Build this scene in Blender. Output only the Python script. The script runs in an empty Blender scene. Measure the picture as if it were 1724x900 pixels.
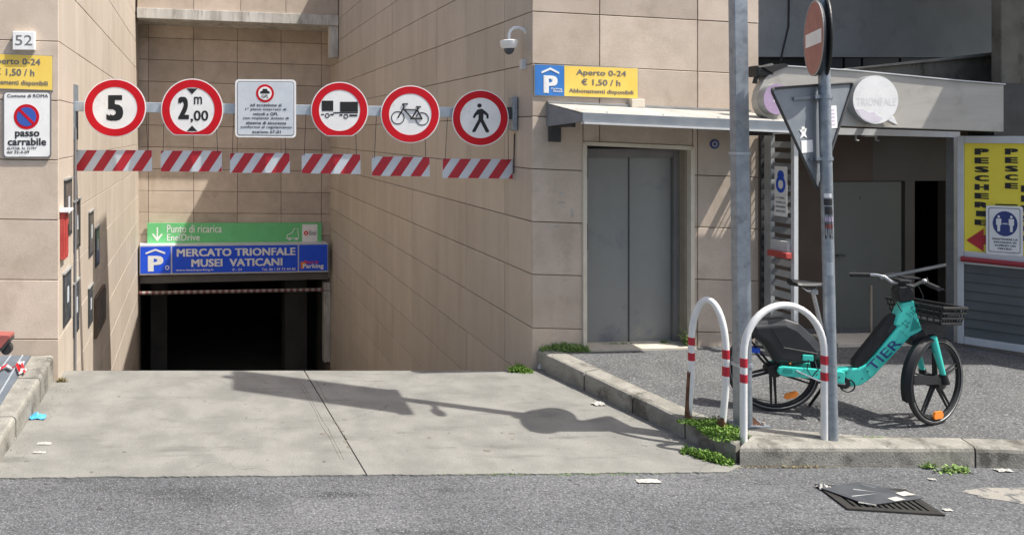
import bpy, math, random
from mathutils import Vector, Matrix
random.seed(7)
R = math.radians
scn = bpy.context.scene
COL = scn.collection

# ------------------------------------------------------------------ camera, world, sun, exposure
H = 2.62                      # eye height over the driveway
F_PX, U0, V0 = 1250.0, 420.0, 225.0
cam_d = bpy.data.cameras.new('camera'); cam = bpy.data.objects.new('camera', cam_d); COL.objects.link(cam)
cam.location = (0, 0, H); cam.rotation_euler = (R(90), 0, 0)
cam_d.sensor_fit = 'HORIZONTAL'; cam_d.sensor_width = 36; cam_d.lens = F_PX / 1724 * 36
cam_d.shift_x = (862 - U0) / 1724; cam_d.shift_y = -(450 - V0) / 1724
cam_d.clip_start = 0.1; cam_d.clip_end = 2000
scn.camera = cam
scn.render.resolution_x = 1024; scn.render.resolution_y = 534

SUN = Vector((1.0, -0.40, 1.78)).normalized()
world = bpy.data.worlds.new('World'); scn.world = world; world.use_nodes = True
wn = world.node_tree.nodes; wl = world.node_tree.links
sky = wn.new('ShaderNodeTexSky'); sky.sky_type = 'NISHITA'; sky.sun_disc = False
sky.sun_elevation = math.asin(SUN.z); sky.sun_rotation = math.atan2(SUN.x, SUN.y)
sky.air_density = 1.0; sky.dust_density = 4.0; sky.ozone_density = 1.0
wl.new(sky.outputs[0], wn['Background'].inputs[0]); wn['Background'].inputs[1].default_value = 0.115
sd = bpy.data.lights.new('sun', 'SUN'); sd.energy = 4.3; sd.angle = R(0.5); sd.color = (1.0, 0.955, 0.88)
so = bpy.data.objects.new('sun', sd); COL.objects.link(so); so.rotation_euler = SUN.to_track_quat('Z', 'Y').to_euler()
so.location = (20, -8, 36)
scn.view_settings.view_transform = 'Standard'; scn.view_settings.look = 'None'
scn.view_settings.exposure = 0.60; scn.view_settings.gamma = 1

# ------------------------------------------------------------------ materials
def mat(name, c1, c2=None, scale=4.0, rough=0.8, metal=0.0, bump=0.0, bscale=60.0, speck=None, sscale=150.0, samt=0.5,
        stretch=(1, 1, 1), tint=0.0, spec=0.5, stain=None, stscale=1.5, stlo=0.52, sthi=0.7, ststretch=(1, 1, 1), coat=0.0, voro=0.0, samp=0.0, crack=0.0, crack_amt=0.6, spots=0.0, spot_col=(0.05, 0.05, 0.05), spot_thr=0.70, big=0.0):
    m = bpy.data.materials.new(name); m.use_nodes = True
    n = m.node_tree.nodes; l = m.node_tree.links; b = n['Principled BSDF']
    b.inputs['Roughness'].default_value = rough; b.inputs['Metallic'].default_value = metal
    b.inputs['Specular IOR Level'].default_value = spec
    if coat: b.inputs['Coat Weight'].default_value = coat
    tc = n.new('ShaderNodeTexCoord')
    def noise(sc, st=(1, 1, 1), det=6, rgh=0.6):
        mp = n.new('ShaderNodeMapping'); mp.inputs['Scale'].default_value = st; l.new(tc.outputs['Object'], mp.inputs[0])
        t = n.new('ShaderNodeTexNoise'); t.inputs['Scale'].default_value = sc; t.inputs['Detail'].default_value = det
        t.inputs['Roughness'].default_value = rgh
        l.new(mp.outputs[0], t.inputs[0]); return t.outputs['Fac']
    def ramp(src, lo, hi):
        r = n.new('ShaderNodeMapRange'); r.inputs[1].default_value = lo; r.inputs[2].default_value = hi
        r.interpolation_type = 'SMOOTHSTEP'; l.new(src, r.inputs[0]); return r.outputs[0]
    def mix(fac, a, c, mode='MIX'):
        x = n.new('ShaderNodeMix'); x.data_type = 'RGBA'; x.blend_type = mode
        if isinstance(fac, float): x.inputs[0].default_value = fac
        else: l.new(fac, x.inputs[0])
        for k, v in ((6, a), (7, c)):
            if isinstance(v, tuple): x.inputs[k].default_value = (*v, 1)
            else: l.new(v, x.inputs[k])
        return x.outputs[2]
    col = c1
    if c2 is not None: col = mix(ramp(noise(scale, stretch), 0.32, 0.68), c1, c2)
    if stain is not None: col = mix(ramp(noise(stscale, ststretch, 8, 0.7), stlo, sthi), col, stain)
    sp = None
    if speck is not None:
        sp = noise(sscale, (1, 1, 1), 2, 0.5)
        col = mix(ramp(sp, 0.5 - 0.5 * (1 - samt) * 0 + 0.05, 0.72), col, speck)
    if samp:
        s2 = noise(sscale * 0.7, (1, 1, 1), 3, 0.7)
        r = n.new('ShaderNodeMapRange'); r.inputs[1].default_value = 0.3; r.inputs[2].default_value = 0.7
        r.inputs[3].default_value = 1 - samp; r.inputs[4].default_value = 1 + samp; l.new(s2, r.inputs[0])
        cb = n.new('ShaderNodeCombineColor'); [l.new(r.outputs[0], cb.inputs[i]) for i in range(3)]
        col = mix(1.0, col, cb.outputs[0], 'MULTIPLY')
    if big:
        r = n.new('ShaderNodeMapRange'); r.inputs[1].default_value = 0.3; r.inputs[2].default_value = 0.7
        r.inputs[3].default_value = 1 - big; r.inputs[4].default_value = 1 + big; l.new(noise(0.55, (1, 1, 1), 9, 0.75), r.inputs[0])
        cb = n.new('ShaderNodeCombineColor'); [l.new(r.outputs[0], cb.inputs[i]) for i in range(3)]
        col = mix(1.0, col, cb.outputs[0], 'MULTIPLY')
    if spots: col = mix(ramp(noise(spots, (1, 1, 1), 4, 0.55), spot_thr, spot_thr+0.05), col, spot_col)
    if crack:
        wv = n.new('ShaderNodeTexNoise'); wv.inputs['Scale'].default_value = 3.0; wv.inputs['Detail'].default_value = 6; l.new(tc.outputs['Object'], wv.inputs[0])
        av = n.new('ShaderNodeVectorMath'); av.operation = 'MULTIPLY_ADD'; l.new(wv.outputs['Color'], av.inputs[0]); av.inputs[1].default_value = (0.35, 0.35, 0.35); l.new(tc.outputs['Object'], av.inputs[2])
        vt = n.new('ShaderNodeTexVoronoi'); vt.feature = 'DISTANCE_TO_EDGE'; vt.inputs['Scale'].default_value = crack; l.new(av.outputs[0], vt.inputs[0])
        mr = n.new('ShaderNodeMapRange'); mr.inputs[1].default_value = 0.0; mr.inputs[2].default_value = 0.006*crack; mr.inputs[3].default_value = crack_amt; mr.inputs[4].default_value = 0.0; l.new(vt.outputs['Distance'], mr.inputs[0])
        mk_ = n.new('ShaderNodeMath'); mk_.operation = 'MULTIPLY'; l.new(mr.outputs[0], mk_.inputs[0]); l.new(ramp(noise(0.8), 0.50, 0.62), mk_.inputs[1])
        col = mix(mk_.outputs[0], col, (0.05, 0.048, 0.042))
    if tint:
        oi = n.new('ShaderNodeObjectInfo'); r = n.new('ShaderNodeMapRange')
        r.inputs[3].default_value = 1 - tint; r.inputs[4].default_value = 1 + tint * 0.5; l.new(oi.outputs['Random'], r.inputs[0])
        cb = n.new('ShaderNodeCombineColor'); [l.new(r.outputs[0], cb.inputs[i]) for i in range(3)]
        col = mix(1.0, col, cb.outputs[0], 'MULTIPLY')
    if isinstance(col, tuple): b.inputs['Base Color'].default_value = (*col, 1)
    else: l.new(col, b.inputs['Base Color'])
    if bump:
        bn = n.new('ShaderNodeBump'); bn.inputs['Strength'].default_value = bump; bn.inputs['Distance'].default_value = 0.01
        if voro:
            vt = n.new('ShaderNodeTexVoronoi'); vt.inputs['Scale'].default_value = voro; l.new(tc.outputs['Object'], vt.inputs[0])
            l.new(vt.outputs['Distance'], bn.inputs['Height'])
        else: l.new(noise(bscale, stretch, 4), bn.inputs['Height'])
        l.new(bn.outputs[0], b.inputs['Normal'])
    if rough < 0.75:
        rr = n.new('ShaderNodeMapRange'); rr.inputs[3].default_value = max(0.05, rough - 0.12); rr.inputs[4].default_value = min(1, rough + 0.15)
        l.new(noise(scale * 2 if c2 is not None else 9), rr.inputs[0]); l.new(rr.outputs[0], b.inputs['Roughness'])
    return m

M = {}
M['tile'] = mat('tile', (0.525, 0.432, 0.345), (0.59, 0.492, 0.402), 2.2, 0.62, bump=0.15, bscale=45, tint=0.17, stain=(0.44, 0.36, 0.28), stscale=1.7, stlo=0.48, sthi=0.72, sscale=110, samp=0.10, spots=26, spot_col=(0.36, 0.28, 0.21), spot_thr=0.72, big=0.06)
M['tile_side'] = mat('tile_side', (0.50, 0.43, 0.355), (0.55, 0.48, 0.402), 1.6, 0.6, bump=0.15, bscale=45, stretch=(1.6, 1.6, 0.25), tint=0.07, stain=(0.45, 0.375, 0.29), stscale=2.2, ststretch=(2.0, 2.0, 0.18), stlo=0.5, sthi=0.75, sscale=110, samp=0.08, spots=22, spot_col=(0.38, 0.31, 0.23), spot_thr=0.72, big=0.07)
M['grout'] = mat('grout', (0.13, 0.10, 0.075), (0.17, 0.13, 0.10), 8)
M['concrete'] = mat('concrete', (0.185, 0.183, 0.168), (0.245, 0.241, 0.220), 2.6, 0.85, bump=0.4, bscale=90, stain=(0.145, 0.145, 0.134), stscale=3.0, ststretch=(0.4, 1.7, 1), stlo=0.52, sthi=0.70, sscale=110, samp=0.18, crack=0.5, crack_amt=.55, spots=11, spot_col=(0.10, 0.098, 0.09), spot_thr=0.68, big=0.10)
M['kerb'] = mat('kerb', (0.215, 0.208, 0.182), (0.31, 0.298, 0.262), 5, 0.9, bump=0.6, bscale=70, stain=(0.095, 0.090, 0.078), stscale=2.8, stlo=0.50, sthi=0.68, sscale=100, samp=0.2, tint=0.08, spots=12, spot_col=(0.08, 0.076, 0.065), spot_thr=0.68)
M['kerb_face'] = mat('kerb_face', (0.24, 0.215, 0.175), (0.33, 0.295, 0.24), 4, 0.9, bump=0.5, bscale=70, stain=(0.09, 0.08, 0.06), stscale=3.0, stlo=0.48, sthi=0.66, sscale=120, samp=0.15)
M['asphalt'] = mat('asphalt', (0.094, 0.098, 0.104), (0.126, 0.130, 0.136), 1.1, 0.92, bump=0.9, bscale=120, speck=(0.27, 0.28, 0.285), sscale=80, stain=(0.058, 0.061, 0.065), stscale=1.6, ststretch=(0.4, 1.8, 1), stlo=0.53, sthi=0.68, samp=0.6, stretch=(0.5, 1.4, 1), crack=0.35, crack_amt=.5, spots=8, spot_col=(0.05, 0.051, 0.053), spot_thr=0.67, big=0.22)
M['asphalt_walk'] = mat('asphalt_walk', (0.098, 0.101, 0.104), (0.128, 0.131, 0.133), 2.0, 0.92, bump=1.0, bscale=100, speck=(0.30, 0.30, 0.295), sscale=70, stain=(0.075, 0.077, 0.079), stscale=1.4, stlo=0.52, sthi=0.7, samp=0.6, crack=0.5, crack_amt=.4, spots=7, spot_col=(0.06, 0.06, 0.06), spot_thr=0.69, big=0.14)
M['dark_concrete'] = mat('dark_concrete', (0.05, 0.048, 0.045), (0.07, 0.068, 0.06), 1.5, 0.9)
M['lintel'] = mat('lintel', (0.40, 0.38, 0.34), (0.62, 0.60, 0.56), 3.5, 0.85, bump=0.3, stretch=(1, 1, 0.3), stain=(0.24, 0.22, 0.19), stscale=3, ststretch=(2, 1, 0.3))
M['galv'] = mat('galv', (0.27, 0.31, 0.35), (0.36, 0.40, 0.44), 14, 0.45, 0.55, bump=0.05, stain=(0.22, 0.24, 0.26), stscale=9)
M['galv_light'] = mat('galv_light', (0.42, 0.47, 0.52), (0.50, 0.55, 0.60), 10, 0.4, 0.4)
M['alu_white'] = mat('alu_white', (0.55, 0.57, 0.58), (0.62, 0.64, 0.65), 6, 0.5, 0.1)
M['alu_grey'] = mat('alu_grey', (0.30, 0.31, 0.31), (0.38, 0.39, 0.39), 6, 0.5, 0.3)
M['steel_door'] = mat('steel_door', (0.235, 0.240, 0.228), (0.27, 0.275, 0.262), 1.5, 0.45, 0.15, stretch=(1.5, 1, 0.6), stain=(0.17, 0.175, 0.205), stscale=1.8, stlo=0.56, sthi=0.72, samp=.04)
M['cream'] = mat('cream', (0.62, 0.56, 0.45), (0.70, 0.64, 0.53), 5, 0.6)
M['brown_jamb'] = mat('brown_jamb', (0.30, 0.25, 0.19), (0.36, 0.30, 0.23), 3, 0.6)
M['grey_jamb'] = mat('grey_jamb', (0.17, 0.165, 0.16), (0.21, 0.20, 0.19), 3, 0.6)
M['canopy_top'] = mat('canopy_top', (0.33, 0.32, 0.295), (0.42, 0.41, 0.38), 3, 0.7, stain=(0.24, 0.23, 0.21), stscale=5, spots=20, spot_col=(.2, .19, .17), spot_thr=.66)
M['canopy_grey'] = mat('canopy_grey', (0.20, 0.225, 0.255), (0.25, 0.275, 0.30), 5, 0.55, 0.2)
M['dark_metal'] = mat('dark_metal', (0.05, 0.052, 0.055), (0.075, 0.077, 0.08), 6, 0.5, 0.3)
M['sign_white'] = mat('sign_white', (0.80, 0.80, 0.79), (0.86, 0.86, 0.85), 5, 0.5, stain=(0.72, 0.72, 0.71), stscale=7)
M['sign_red'] = mat('sign_red', (0.60, 0.008, 0.018), (0.50, 0.007, 0.015), 5, 0.45, spec=.25)
M['muted_red'] = mat('muted_red', (0.36, 0.10, 0.085), (0.30, 0.085, 0.075), 5, 0.5)
M['board_red'] = mat('board_red', (0.50, 0.02, 0.035), (0.42, 0.018, 0.03), 8, 0.4)
M['board_white'] = mat('board_white', (0.56, 0.60, 0.65), (0.62, 0.66, 0.70), 8, 0.4)
M['black'] = mat('black', (0.012, 0.012, 0.013), None, rough=0.5)
M['ink'] = mat('ink', (0.03, 0.03, 0.035), None, rough=0.6)
M['ink_grey'] = mat('ink_grey', (0.16, 0.16, 0.17), None, rough=0.6)
M['olive_ink'] = mat('olive_ink', (0.20, 0.18, 0.10), None, rough=0.6)
M['yellow'] = mat('yellow', (0.86, 0.60, 0.10), (0.92, 0.66, 0.14), 4, 0.5)
M['yellow_dull'] = mat('yellow_dull', (0.90, 0.74, 0.06), (0.94, 0.78, 0.07), 4, 0.55)
M['sign_blue'] = mat('sign_blue', (0.03, 0.17, 0.52), (0.035, 0.20, 0.58), 4, 0.5)
M['deep_blue'] = mat('deep_blue', (0.014, 0.085, 0.75), (0.018, 0.10, 0.80), 4, 0.45)
M['navy'] = mat('navy', (0.03, 0.05, 0.20), None, rough=0.5)
M['green_sign'] = mat('green_sign', (0.15, 0.56, 0.22), (0.17, 0.60, 0.25), 4, 0.5)
M['mid_blue'] = mat('mid_blue', (0.04, 0.10, 0.42), None, rough=0.5)
M['poster_blue'] = mat('poster_blue', (0.01, 0.08, 0.55), None, rough=0.5)
M['orange'] = mat('orange', (0.85, 0.25, 0.03), None, rough=0.3)
M['logo_red'] = mat('logo_red', (0.75, 0.05, 0.03), None, rough=0.5)
M['lavender'] = mat('lavender', (0.50, 0.42, 0.58), (0.58, 0.50, 0.65), 5, 0.5)
M['purple'] = mat('purple', (0.38, 0.27, 0.42), (0.46, 0.35, 0.50), 4, 0.5)
M['brushed'] = mat('brushed', (0.40, 0.38, 0.345), (0.47, 0.45, 0.41), 2.5, 0.55, 0.08, stretch=(0.4, 1, 3), stain=(0.34, 0.32, 0.29), stscale=2, samp=.05)
M['paint_white'] = mat('paint_white', (0.70, 0.71, 0.70), (0.80, 0.80, 0.78), 8, 0.4, stain=(0.20, 0.13, 0.09), stscale=14, stlo=0.655, sthi=0.68, samp=.04)
M['paint_red'] = mat('paint_red', (0.42, 0.015, 0.03), (0.50, 0.02, 0.04), 12, 0.45, stain=(0.6, 0.5, 0.48), stscale=16, stlo=0.66, sthi=0.72)
M['rust'] = mat('rust', (0.10, 0.045, 0.025), (0.19, 0.09, 0.05), 20, 0.9, bump=0.5, stain=(0.55, 0.53, 0.50), stscale=8, stlo=0.58, sthi=0.62)
M['teal'] = mat('teal', (0.05, 0.60, 0.50), (0.06, 0.66, 0.55), 3, 0.32, coat=0.4)
M['teal_dark'] = mat('teal_dark', (0.02, 0.30, 0.26), None, rough=0.5)
M['rubber'] = mat('rubber', (0.022, 0.022, 0.024), (0.035, 0.035, 0.036), 20, 0.8, bump=0.2)
M['plastic'] = mat('plastic', (0.014, 0.015, 0.017), (0.020, 0.021, 0.023), 6, 0.45, spec=.35)
M['cover_grey'] = mat('cover_grey', (0.026, 0.028, 0.032), (0.034, 0.036, 0.040), 5, 0.42, spec=.4)
M['chrome'] = mat('chrome', (0.55, 0.56, 0.58), None, rough=0.25, metal=0.9)
M['tape_blue'] = mat('tape_blue', (0.05, 0.35, 0.70), (0.08, 0.42, 0.78), 20, 0.45, bump=0.5)
M['leaf'] = mat('leaf', (0.10, 0.20, 0.030), (0.19, 0.32, 0.06), 30, 0.6, spec=0.3)
M['leaf_pale'] = mat('leaf_pale', (0.17, 0.28, 0.08), (0.26, 0.37, 0.12), 30, 0.6, spec=0.3)
M['dry'] = mat('dry', (0.20, 0.16, 0.08), (0.30, 0.25, 0.13), 40, 0.8)
M['paper'] = mat('paper', (0.40, 0.39, 0.36), (0.52, 0.51, 0.47), 20, 0.8, bump=0.5, stain=(0.22, 0.2, 0.17), stscale=14)
M['road_paint'] = mat('road_paint', (0.27, 0.255, 0.225), (0.34, 0.32, 0.285), 9, 0.85, bump=0.6, bscale=90, stain=(0.12, 0.12, 0.12), stscale=9, stlo=0.48, sthi=0.60, samp=.2)
M['card'] = mat('card', (0.055, 0.06, 0.068), (0.075, 0.082, 0.09), 5, 0.45, bump=0.2, bscale=15)
M['iron'] = mat('iron', (0.022, 0.021, 0.020), (0.035, 0.033, 0.03), 15, 0.8, 0.2, bump=0.4)
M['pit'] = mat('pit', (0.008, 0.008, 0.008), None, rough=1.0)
M['rubber_strip'] = mat('rubber_strip', (0.10, 0.12, 0.145), (0.13, 0.15, 0.175), 5, 0.7)
M['upper_wall'] = mat('upper_wall', (0.46, 0.49, 0.50), (0.54, 0.57, 0.58), 1.5, 0.9, stain=(0.40, 0.42, 0.43), stscale=2, samp=.05)
M['dark_glass'] = mat('dark_glass', (0.06, 0.068, 0.085), (0.08, 0.09, 0.105), 2, 0.35)
M['mossy'] = mat('mossy', (0.17, 0.155, 0.125), (0.23, 0.215, 0.18), 3, 0.95, bump=0.5, bscale=25, stain=(0.085, 0.075, 0.055), stscale=3.0, stlo=0.48, sthi=0.66, ststretch=(1, 1, 0.6), samp=.1)
M['mossy_top'] = mat('mossy_top', (0.26, 0.25, 0.22), (0.34, 0.32, 0.28), 6, 0.95, bump=0.5)
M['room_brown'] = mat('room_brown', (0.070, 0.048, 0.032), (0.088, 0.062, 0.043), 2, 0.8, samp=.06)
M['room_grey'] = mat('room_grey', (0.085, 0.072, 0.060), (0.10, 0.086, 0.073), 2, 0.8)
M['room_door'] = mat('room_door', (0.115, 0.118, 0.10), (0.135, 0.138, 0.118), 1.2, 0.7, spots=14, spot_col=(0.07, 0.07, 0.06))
M['board_brown'] = mat('board_brown', (0.10, 0.085, 0.075), (0.15, 0.13, 0.12), 10, 0.4)
M['board_dark'] = mat('board_dark', (0.045, 0.05, 0.055), (0.12, 0.13, 0.14), 12, 0.3)
M['hydrant_red'] = mat('hydrant_red', (0.40, 0.045, 0.04), (0.46, 0.07, 0.06), 6, 0.5, samp=.1)
M['sill_stone'] = mat('sill_stone', (0.50, 0.46, 0.38), (0.60, 0.55, 0.46), 6, 0.8, bump=0.2)
M['slat'] = mat('slat', (0.20, 0.21, 0.215), (0.25, 0.26, 0.265), 6, 0.45, 0.2)
M['shutter'] = mat('shutter', (0.085, 0.095, 0.095), (0.11, 0.12, 0.12), 4, 0.6)
M['bar_pale'] = mat('bar_pale', (0.30, 0.27, 0.25), None, rough=.6)
M['bar_red'] = mat('bar_red', (0.13, 0.045, 0.04), None, rough=.6)
M['faint'] = mat('faint', (0.73, 0.725, 0.73), None, rough=.6)  # near-white lettering, its overexposed look put into the colour
M['faint_lilac'] = mat('faint_lilac', (0.68, 0.63, 0.70), (0.74, 0.71, 0.75), 9, 0.6)
M['dull_red'] = mat('dull_red', (0.30, 0.025, 0.035), None, rough=.5)
M['roof'] = mat('roof', (0.20, 0.18, 0.16), (0.26, 0.24, 0.21), 2, 0.9)

# ------------------------------------------------------------------ mesh builder, frames, things
class MB:
    def __init__(s): s.v = []; s.f = []
    def add(s, vs, fs):
        o = len(s.v); s.v += [tuple(p) for p in vs]; s.f += [tuple(i + o for i in q) for q in fs]; return s
    def box(s, x0, x1, y0, y1, z0, z1):
        v = [(x0,y0,z0),(x1,y0,z0),(x1,y1,z0),(x0,y1,z0),(x0,y0,z1),(x1,y0,z1),(x1,y1,z1),(x0,y1,z1)]
        return s.add(v, [(0,3,2,1),(4,5,6,7),(0,1,5,4),(1,2,6,5),(2,3,7,6),(3,0,4,7)])
    def prism(s, poly, y0, y1):            # poly in (x,z), extruded along y
        n = len(poly)
        a = sum(poly[i][0]*poly[(i+1)%n][1]-poly[(i+1)%n][0]*poly[i][1] for i in range(n))
        if a < 0: poly = poly[::-1]
        v = [(x, y0, z) for x, z in poly] + [(x, y1, z) for x, z in poly]
        return s.add(v, [tuple(range(n)), tuple(range(2*n-1, n-1, -1))] + [((i+1)%n, i, n+i, n+(i+1)%n) for i in range(n)])
    def slab(s, poly, z0, z1):             # poly in (x,y), z0/z1 numbers or functions
        n = len(poly)
        a = sum(poly[i][0]*poly[(i+1)%n][1]-poly[(i+1)%n][0]*poly[i][1] for i in range(n))
        if a < 0: poly = poly[::-1]
        g0 = z0 if callable(z0) else (lambda x, y: z0); g1 = z1 if callable(z1) else (lambda x, y: z1)
        v = [(x, y, g0(x, y)) for x, y in poly] + [(x, y, g1(x, y)) for x, y in poly]
        return s.add(v, [tuple(range(n-1, -1, -1)), tuple(range(n, 2*n))] + [(i, (i+1)%n, n+(i+1)%n, n+i) for i in range(n)])
    def disc(s, cx, cz, rx, rz, y0, y1, n=40, zmin=None, inner=None):
        if inner is None:
            p = [(cx+rx*math.cos(2*math.pi*i/n), cz+rz*math.sin(2*math.pi*i/n)) for i in range(n)]
            if zmin is not None: p = [(x, max(z, zmin)) for x, z in p]
            return s.prism(p, y0, y1)
        vs = []
        for y in (y0, y1):
            for k in (1.0, inner):
                for i in range(n):
                    x = cx+rx*k*math.cos(2*math.pi*i/n); z = cz+rz*k*math.sin(2*math.pi*i/n)
                    if zmin is not None and k == 1.0: z = max(z, zmin)
                    vs.append((x, y, z))
        fs = []
        for i in range(n):
            j = (i+1) % n
            fs += [(i, j, n+j, n+i), (2*n+j, 2*n+i, 3*n+i, 3*n+j), (j, i, 2*n+i, 2*n+j), (n+i, n+j, 3*n+j, 3*n+i)]
        return s.add(vs, fs)
    def tube(s, pts, r, n=12, cap=True):
        P = [Vector(p) for p in pts]; m = len(P); rs = r if isinstance(r, (list, tuple)) else [r]*m
        T = [(P[min(i+1, m-1)] - P[max(i-1, 0)]).normalized() for i in range(m)]
        up = Vector((0, 0, 1)) if abs(T[0].z) < 0.9 else Vector((1, 0, 0))
        u = T[0].cross(up).normalized(); vs = []
        for i in range(m):
            u = (u - T[i]*u.dot(T[i])).normalized(); w = T[i].cross(u)
            for k in range(n):
                a = 2*math.pi*k/n; vs.append(tuple(P[i] + (u*math.cos(a) + w*math.sin(a))*rs[i]))
        fs = [(i*n+k, i*n+(k+1)%n, (i+1)*n+(k+1)%n, (i+1)*n+k) for i in range(m-1) for k in range(n)]
        if cap: fs += [tuple(range(n-1, -1, -1)), tuple((m-1)*n+k for k in range(n))]
        return s.add(vs, fs)
    def torus(s, cx, cz, rad, r, y=0.0, n=48, k=10, ry=None):
        ry = ry or r; vs = []
        for i in range(n):
            a = 2*math.pi*i/n
            for j in range(k):
                b = 2*math.pi*j/k; q = rad + r*math.cos(b); vs.append((cx+q*math.cos(a), y+ry*math.sin(b), cz+q*math.sin(a)))
        return s.add(vs, [(i*k+j, ((i+1)%n)*k+j, ((i+1)%n)*k+(j+1)%k, i*k+(j+1)%k) for i in range(n) for j in range(k)])
    def ball(s, c, rx, ry, rz, n=14, m=8, lo=0.0, hi=math.pi):
        vs = []
        for i in range(m+1):
            t = lo+(hi-lo)*i/m
            for k in range(n):
                a = 2*math.pi*k/n; vs.append((c[0]+rx*math.sin(t)*math.cos(a), c[1]+ry*math.sin(t)*math.sin(a), c[2]+rz*math.cos(t)))
        return s.add(vs, [(i*n+k, (i+1)*n+k, (i+1)*n+(k+1)%n, i*n+(k+1)%n) for i in range(m) for k in range(n)])
    def map(s, fn): s.v = [tuple(fn(*p)) for p in s.v]; return s
    def text(s, body, x0, x1, z0, z1, y, bold=0.0, rot=0.0):
        c = bpy.data.curves.new('t', 'FONT'); c.body = body; c.align_x = 'LEFT'; c.resolution_u = 3; c.space_character = 1.0+bold*.8
        o = bpy.data.objects.new('t', c); COL.objects.link(o)
        dg = bpy.context.evaluated_depsgraph_get(); me = bpy.data.meshes.new_from_object(o.evaluated_get(dg))
        vs = [tuple(v.co) for v in me.vertices]; fs = [tuple(p.vertices) for p in me.polygons]
        bpy.data.objects.remove(o); bpy.data.curves.remove(c); bpy.data.meshes.remove(me)
        if not vs: return s
        d = bold*.9; shifts = [(0, 0)] if d == 0 else [(-d, -d*.5), (d, -d*.5), (-d, d*.5), (d, d*.5), (0, 0)]
        if d > .03: shifts += [(-d*.5, d*.25), (d*.5, -d*.25)]
        a0 = min(p[0] for p in vs)-d; a1 = max(p[0] for p in vs)+d; b0 = min(p[1] for p in vs)-d*.5; b1 = max(p[1] for p in vs)+d*.5
        for i, (sx, sy) in enumerate(shifts):
            out = [(x0+(p[0]+sx-a0)/(a1-a0)*(x1-x0), y-.0003*i, z0+(p[1]+sy-b0)/(b1-b0)*(z1-z0)) for p in vs]
            if rot:
                cx, cz = (x0+x1)/2, (z0+z1)/2; ca, sa = math.cos(rot), math.sin(rot)
                out = [(cx+(q[0]-cx)*ca-(q[2]-cz)*sa, q[1], cz+(q[0]-cx)*sa+(q[2]-cz)*ca) for q in out]
            s.add(out, fs)
        return s

class Frame:                                # a vertical plane: x along it, y into it (away from the viewer), z up
    def __init__(s, x, y, ang): s.x, s.y, s.a = x, y, ang; s.c, s.sn = math.cos(ang), math.sin(ang)
    def w(s, a, b, z=0): return Vector((s.x + a*s.c - b*s.sn, s.y + a*s.sn + b*s.c, z))
    def px(s, u, v, n=0.0):                 # where the sight line through a photo point meets the plane standing n in front
        dx, dy = (u-U0)/F_PX, 1.0; nx, ny = -s.sn, s.c
        t = (s.x*nx + s.y*ny - n) / (dx*nx + dy*ny)
        X, Y = dx*t, dy*t
        return ((X-s.x)*s.c + (Y-s.y)*s.sn, H - (v-V0)/F_PX*t)
    def local(s, p):
        X, Y = p[0]-s.x, p[1]-s.y; return (X*s.c+Y*s.sn, -X*s.sn+Y*s.c, p[2])
W0 = Frame(0, 0, 0)
def between(p, q): return Frame(p[0], p[1], math.atan2(q[1]-p[1], q[0]-p[0]))

class Thing:
    def __init__(s, name, label, cat, fr=W0, at=(0, 0, 0), group=None, shear=0.0, kind=None):
        o = bpy.data.objects.new(name, None); COL.objects.link(o); o.empty_display_size = 0.1
        s.o = o; s.fr = fr; s.at = at; s.k = shear
        o.location = fr.w(at[0], at[1], at[2]); o.rotation_euler = (0, 0, fr.a)
        if kind: o['kind'] = kind
        else: o['label'] = label; o['category'] = cat
        if kind and label: o['label'] = label
        if group: o['group'] = group
    def part(s, name, mb, m, parent=None, label=None, smooth=False, bevel=0.0, kind=None):
        ax, ay, az = s.at; me = bpy.data.meshes.new(name)
        me.from_pydata([(x-ax, y-ay, z-az+s.k*(x-ax)) for x, y, z in mb.v], [], mb.f); me.materials.append(M[m]); me.update()
        if smooth: me.polygons.foreach_set('use_smooth', [True]*len(me.polygons)); smooth_angle(me)
        o = bpy.data.objects.new(name, me); COL.objects.link(o); o.parent = parent or s.o
        if bevel: bv = o.modifiers.new('bevel', 'BEVEL'); bv.width = bevel; bv.segments = 2; bv.limit_method = 'ANGLE'
        if label: o['label'] = label
        if kind: o['kind'] = kind
        return o
def smooth_angle(me, ang=R(40)):
    try: me.set_sharp_from_angle(angle=ang)
    except Exception: pass
def single(name, label, cat, mb, m, fr=W0, at=(0, 0, 0), group=None, smooth=False, kind=None, bevel=0.0, shear=0.0):
    me = bpy.data.meshes.new(name); ax, ay, az = at
    me.from_pydata([(x-ax, y-ay, z-az+shear*(x-ax)) for x, y, z in mb.v], [], mb.f); me.materials.append(M[m]); me.update()
    if smooth: me.polygons.foreach_set('use_smooth', [True]*len(me.polygons)); smooth_angle(me)
    o = bpy.data.objects.new(name, me); COL.objects.link(o); o.location = fr.w(ax, ay, az); o.rotation_euler = (0, 0, fr.a)
    if kind: o['kind'] = kind
    else: o['category'] = cat
    if label: o['label'] = label
    if group: o['group'] = group
    if bevel: bv = o.modifiers.new('bevel', 'BEVEL'); bv.width = bevel; bv.segments = 2
    return o

def panel_mesh(xa, xb, zbl, zbr, ztl, ztr, y0, y1, ch=0.004):
    m = MB()
    v = [(xa,y1,zbl),(xb,y1,zbr),(xb,y1,ztr),(xa,y1,ztl),
         (xa,y0+ch,zbl),(xb,y0+ch,zbr),(xb,y0+ch,ztr),(xa,y0+ch,ztl),
         (xa+ch,y0,zbl+ch),(xb-ch,y0,zbr+ch),(xb-ch,y0,ztr-ch),(xa+ch,y0,ztl-ch)]
    f = [(8,9,10,11)]
    for i in range(4):
        j = (i+1) % 4; f += [(4+i,4+j,8+j,8+i), (i,j,4+j,4+i)]
    return m.add(v, f)

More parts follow.
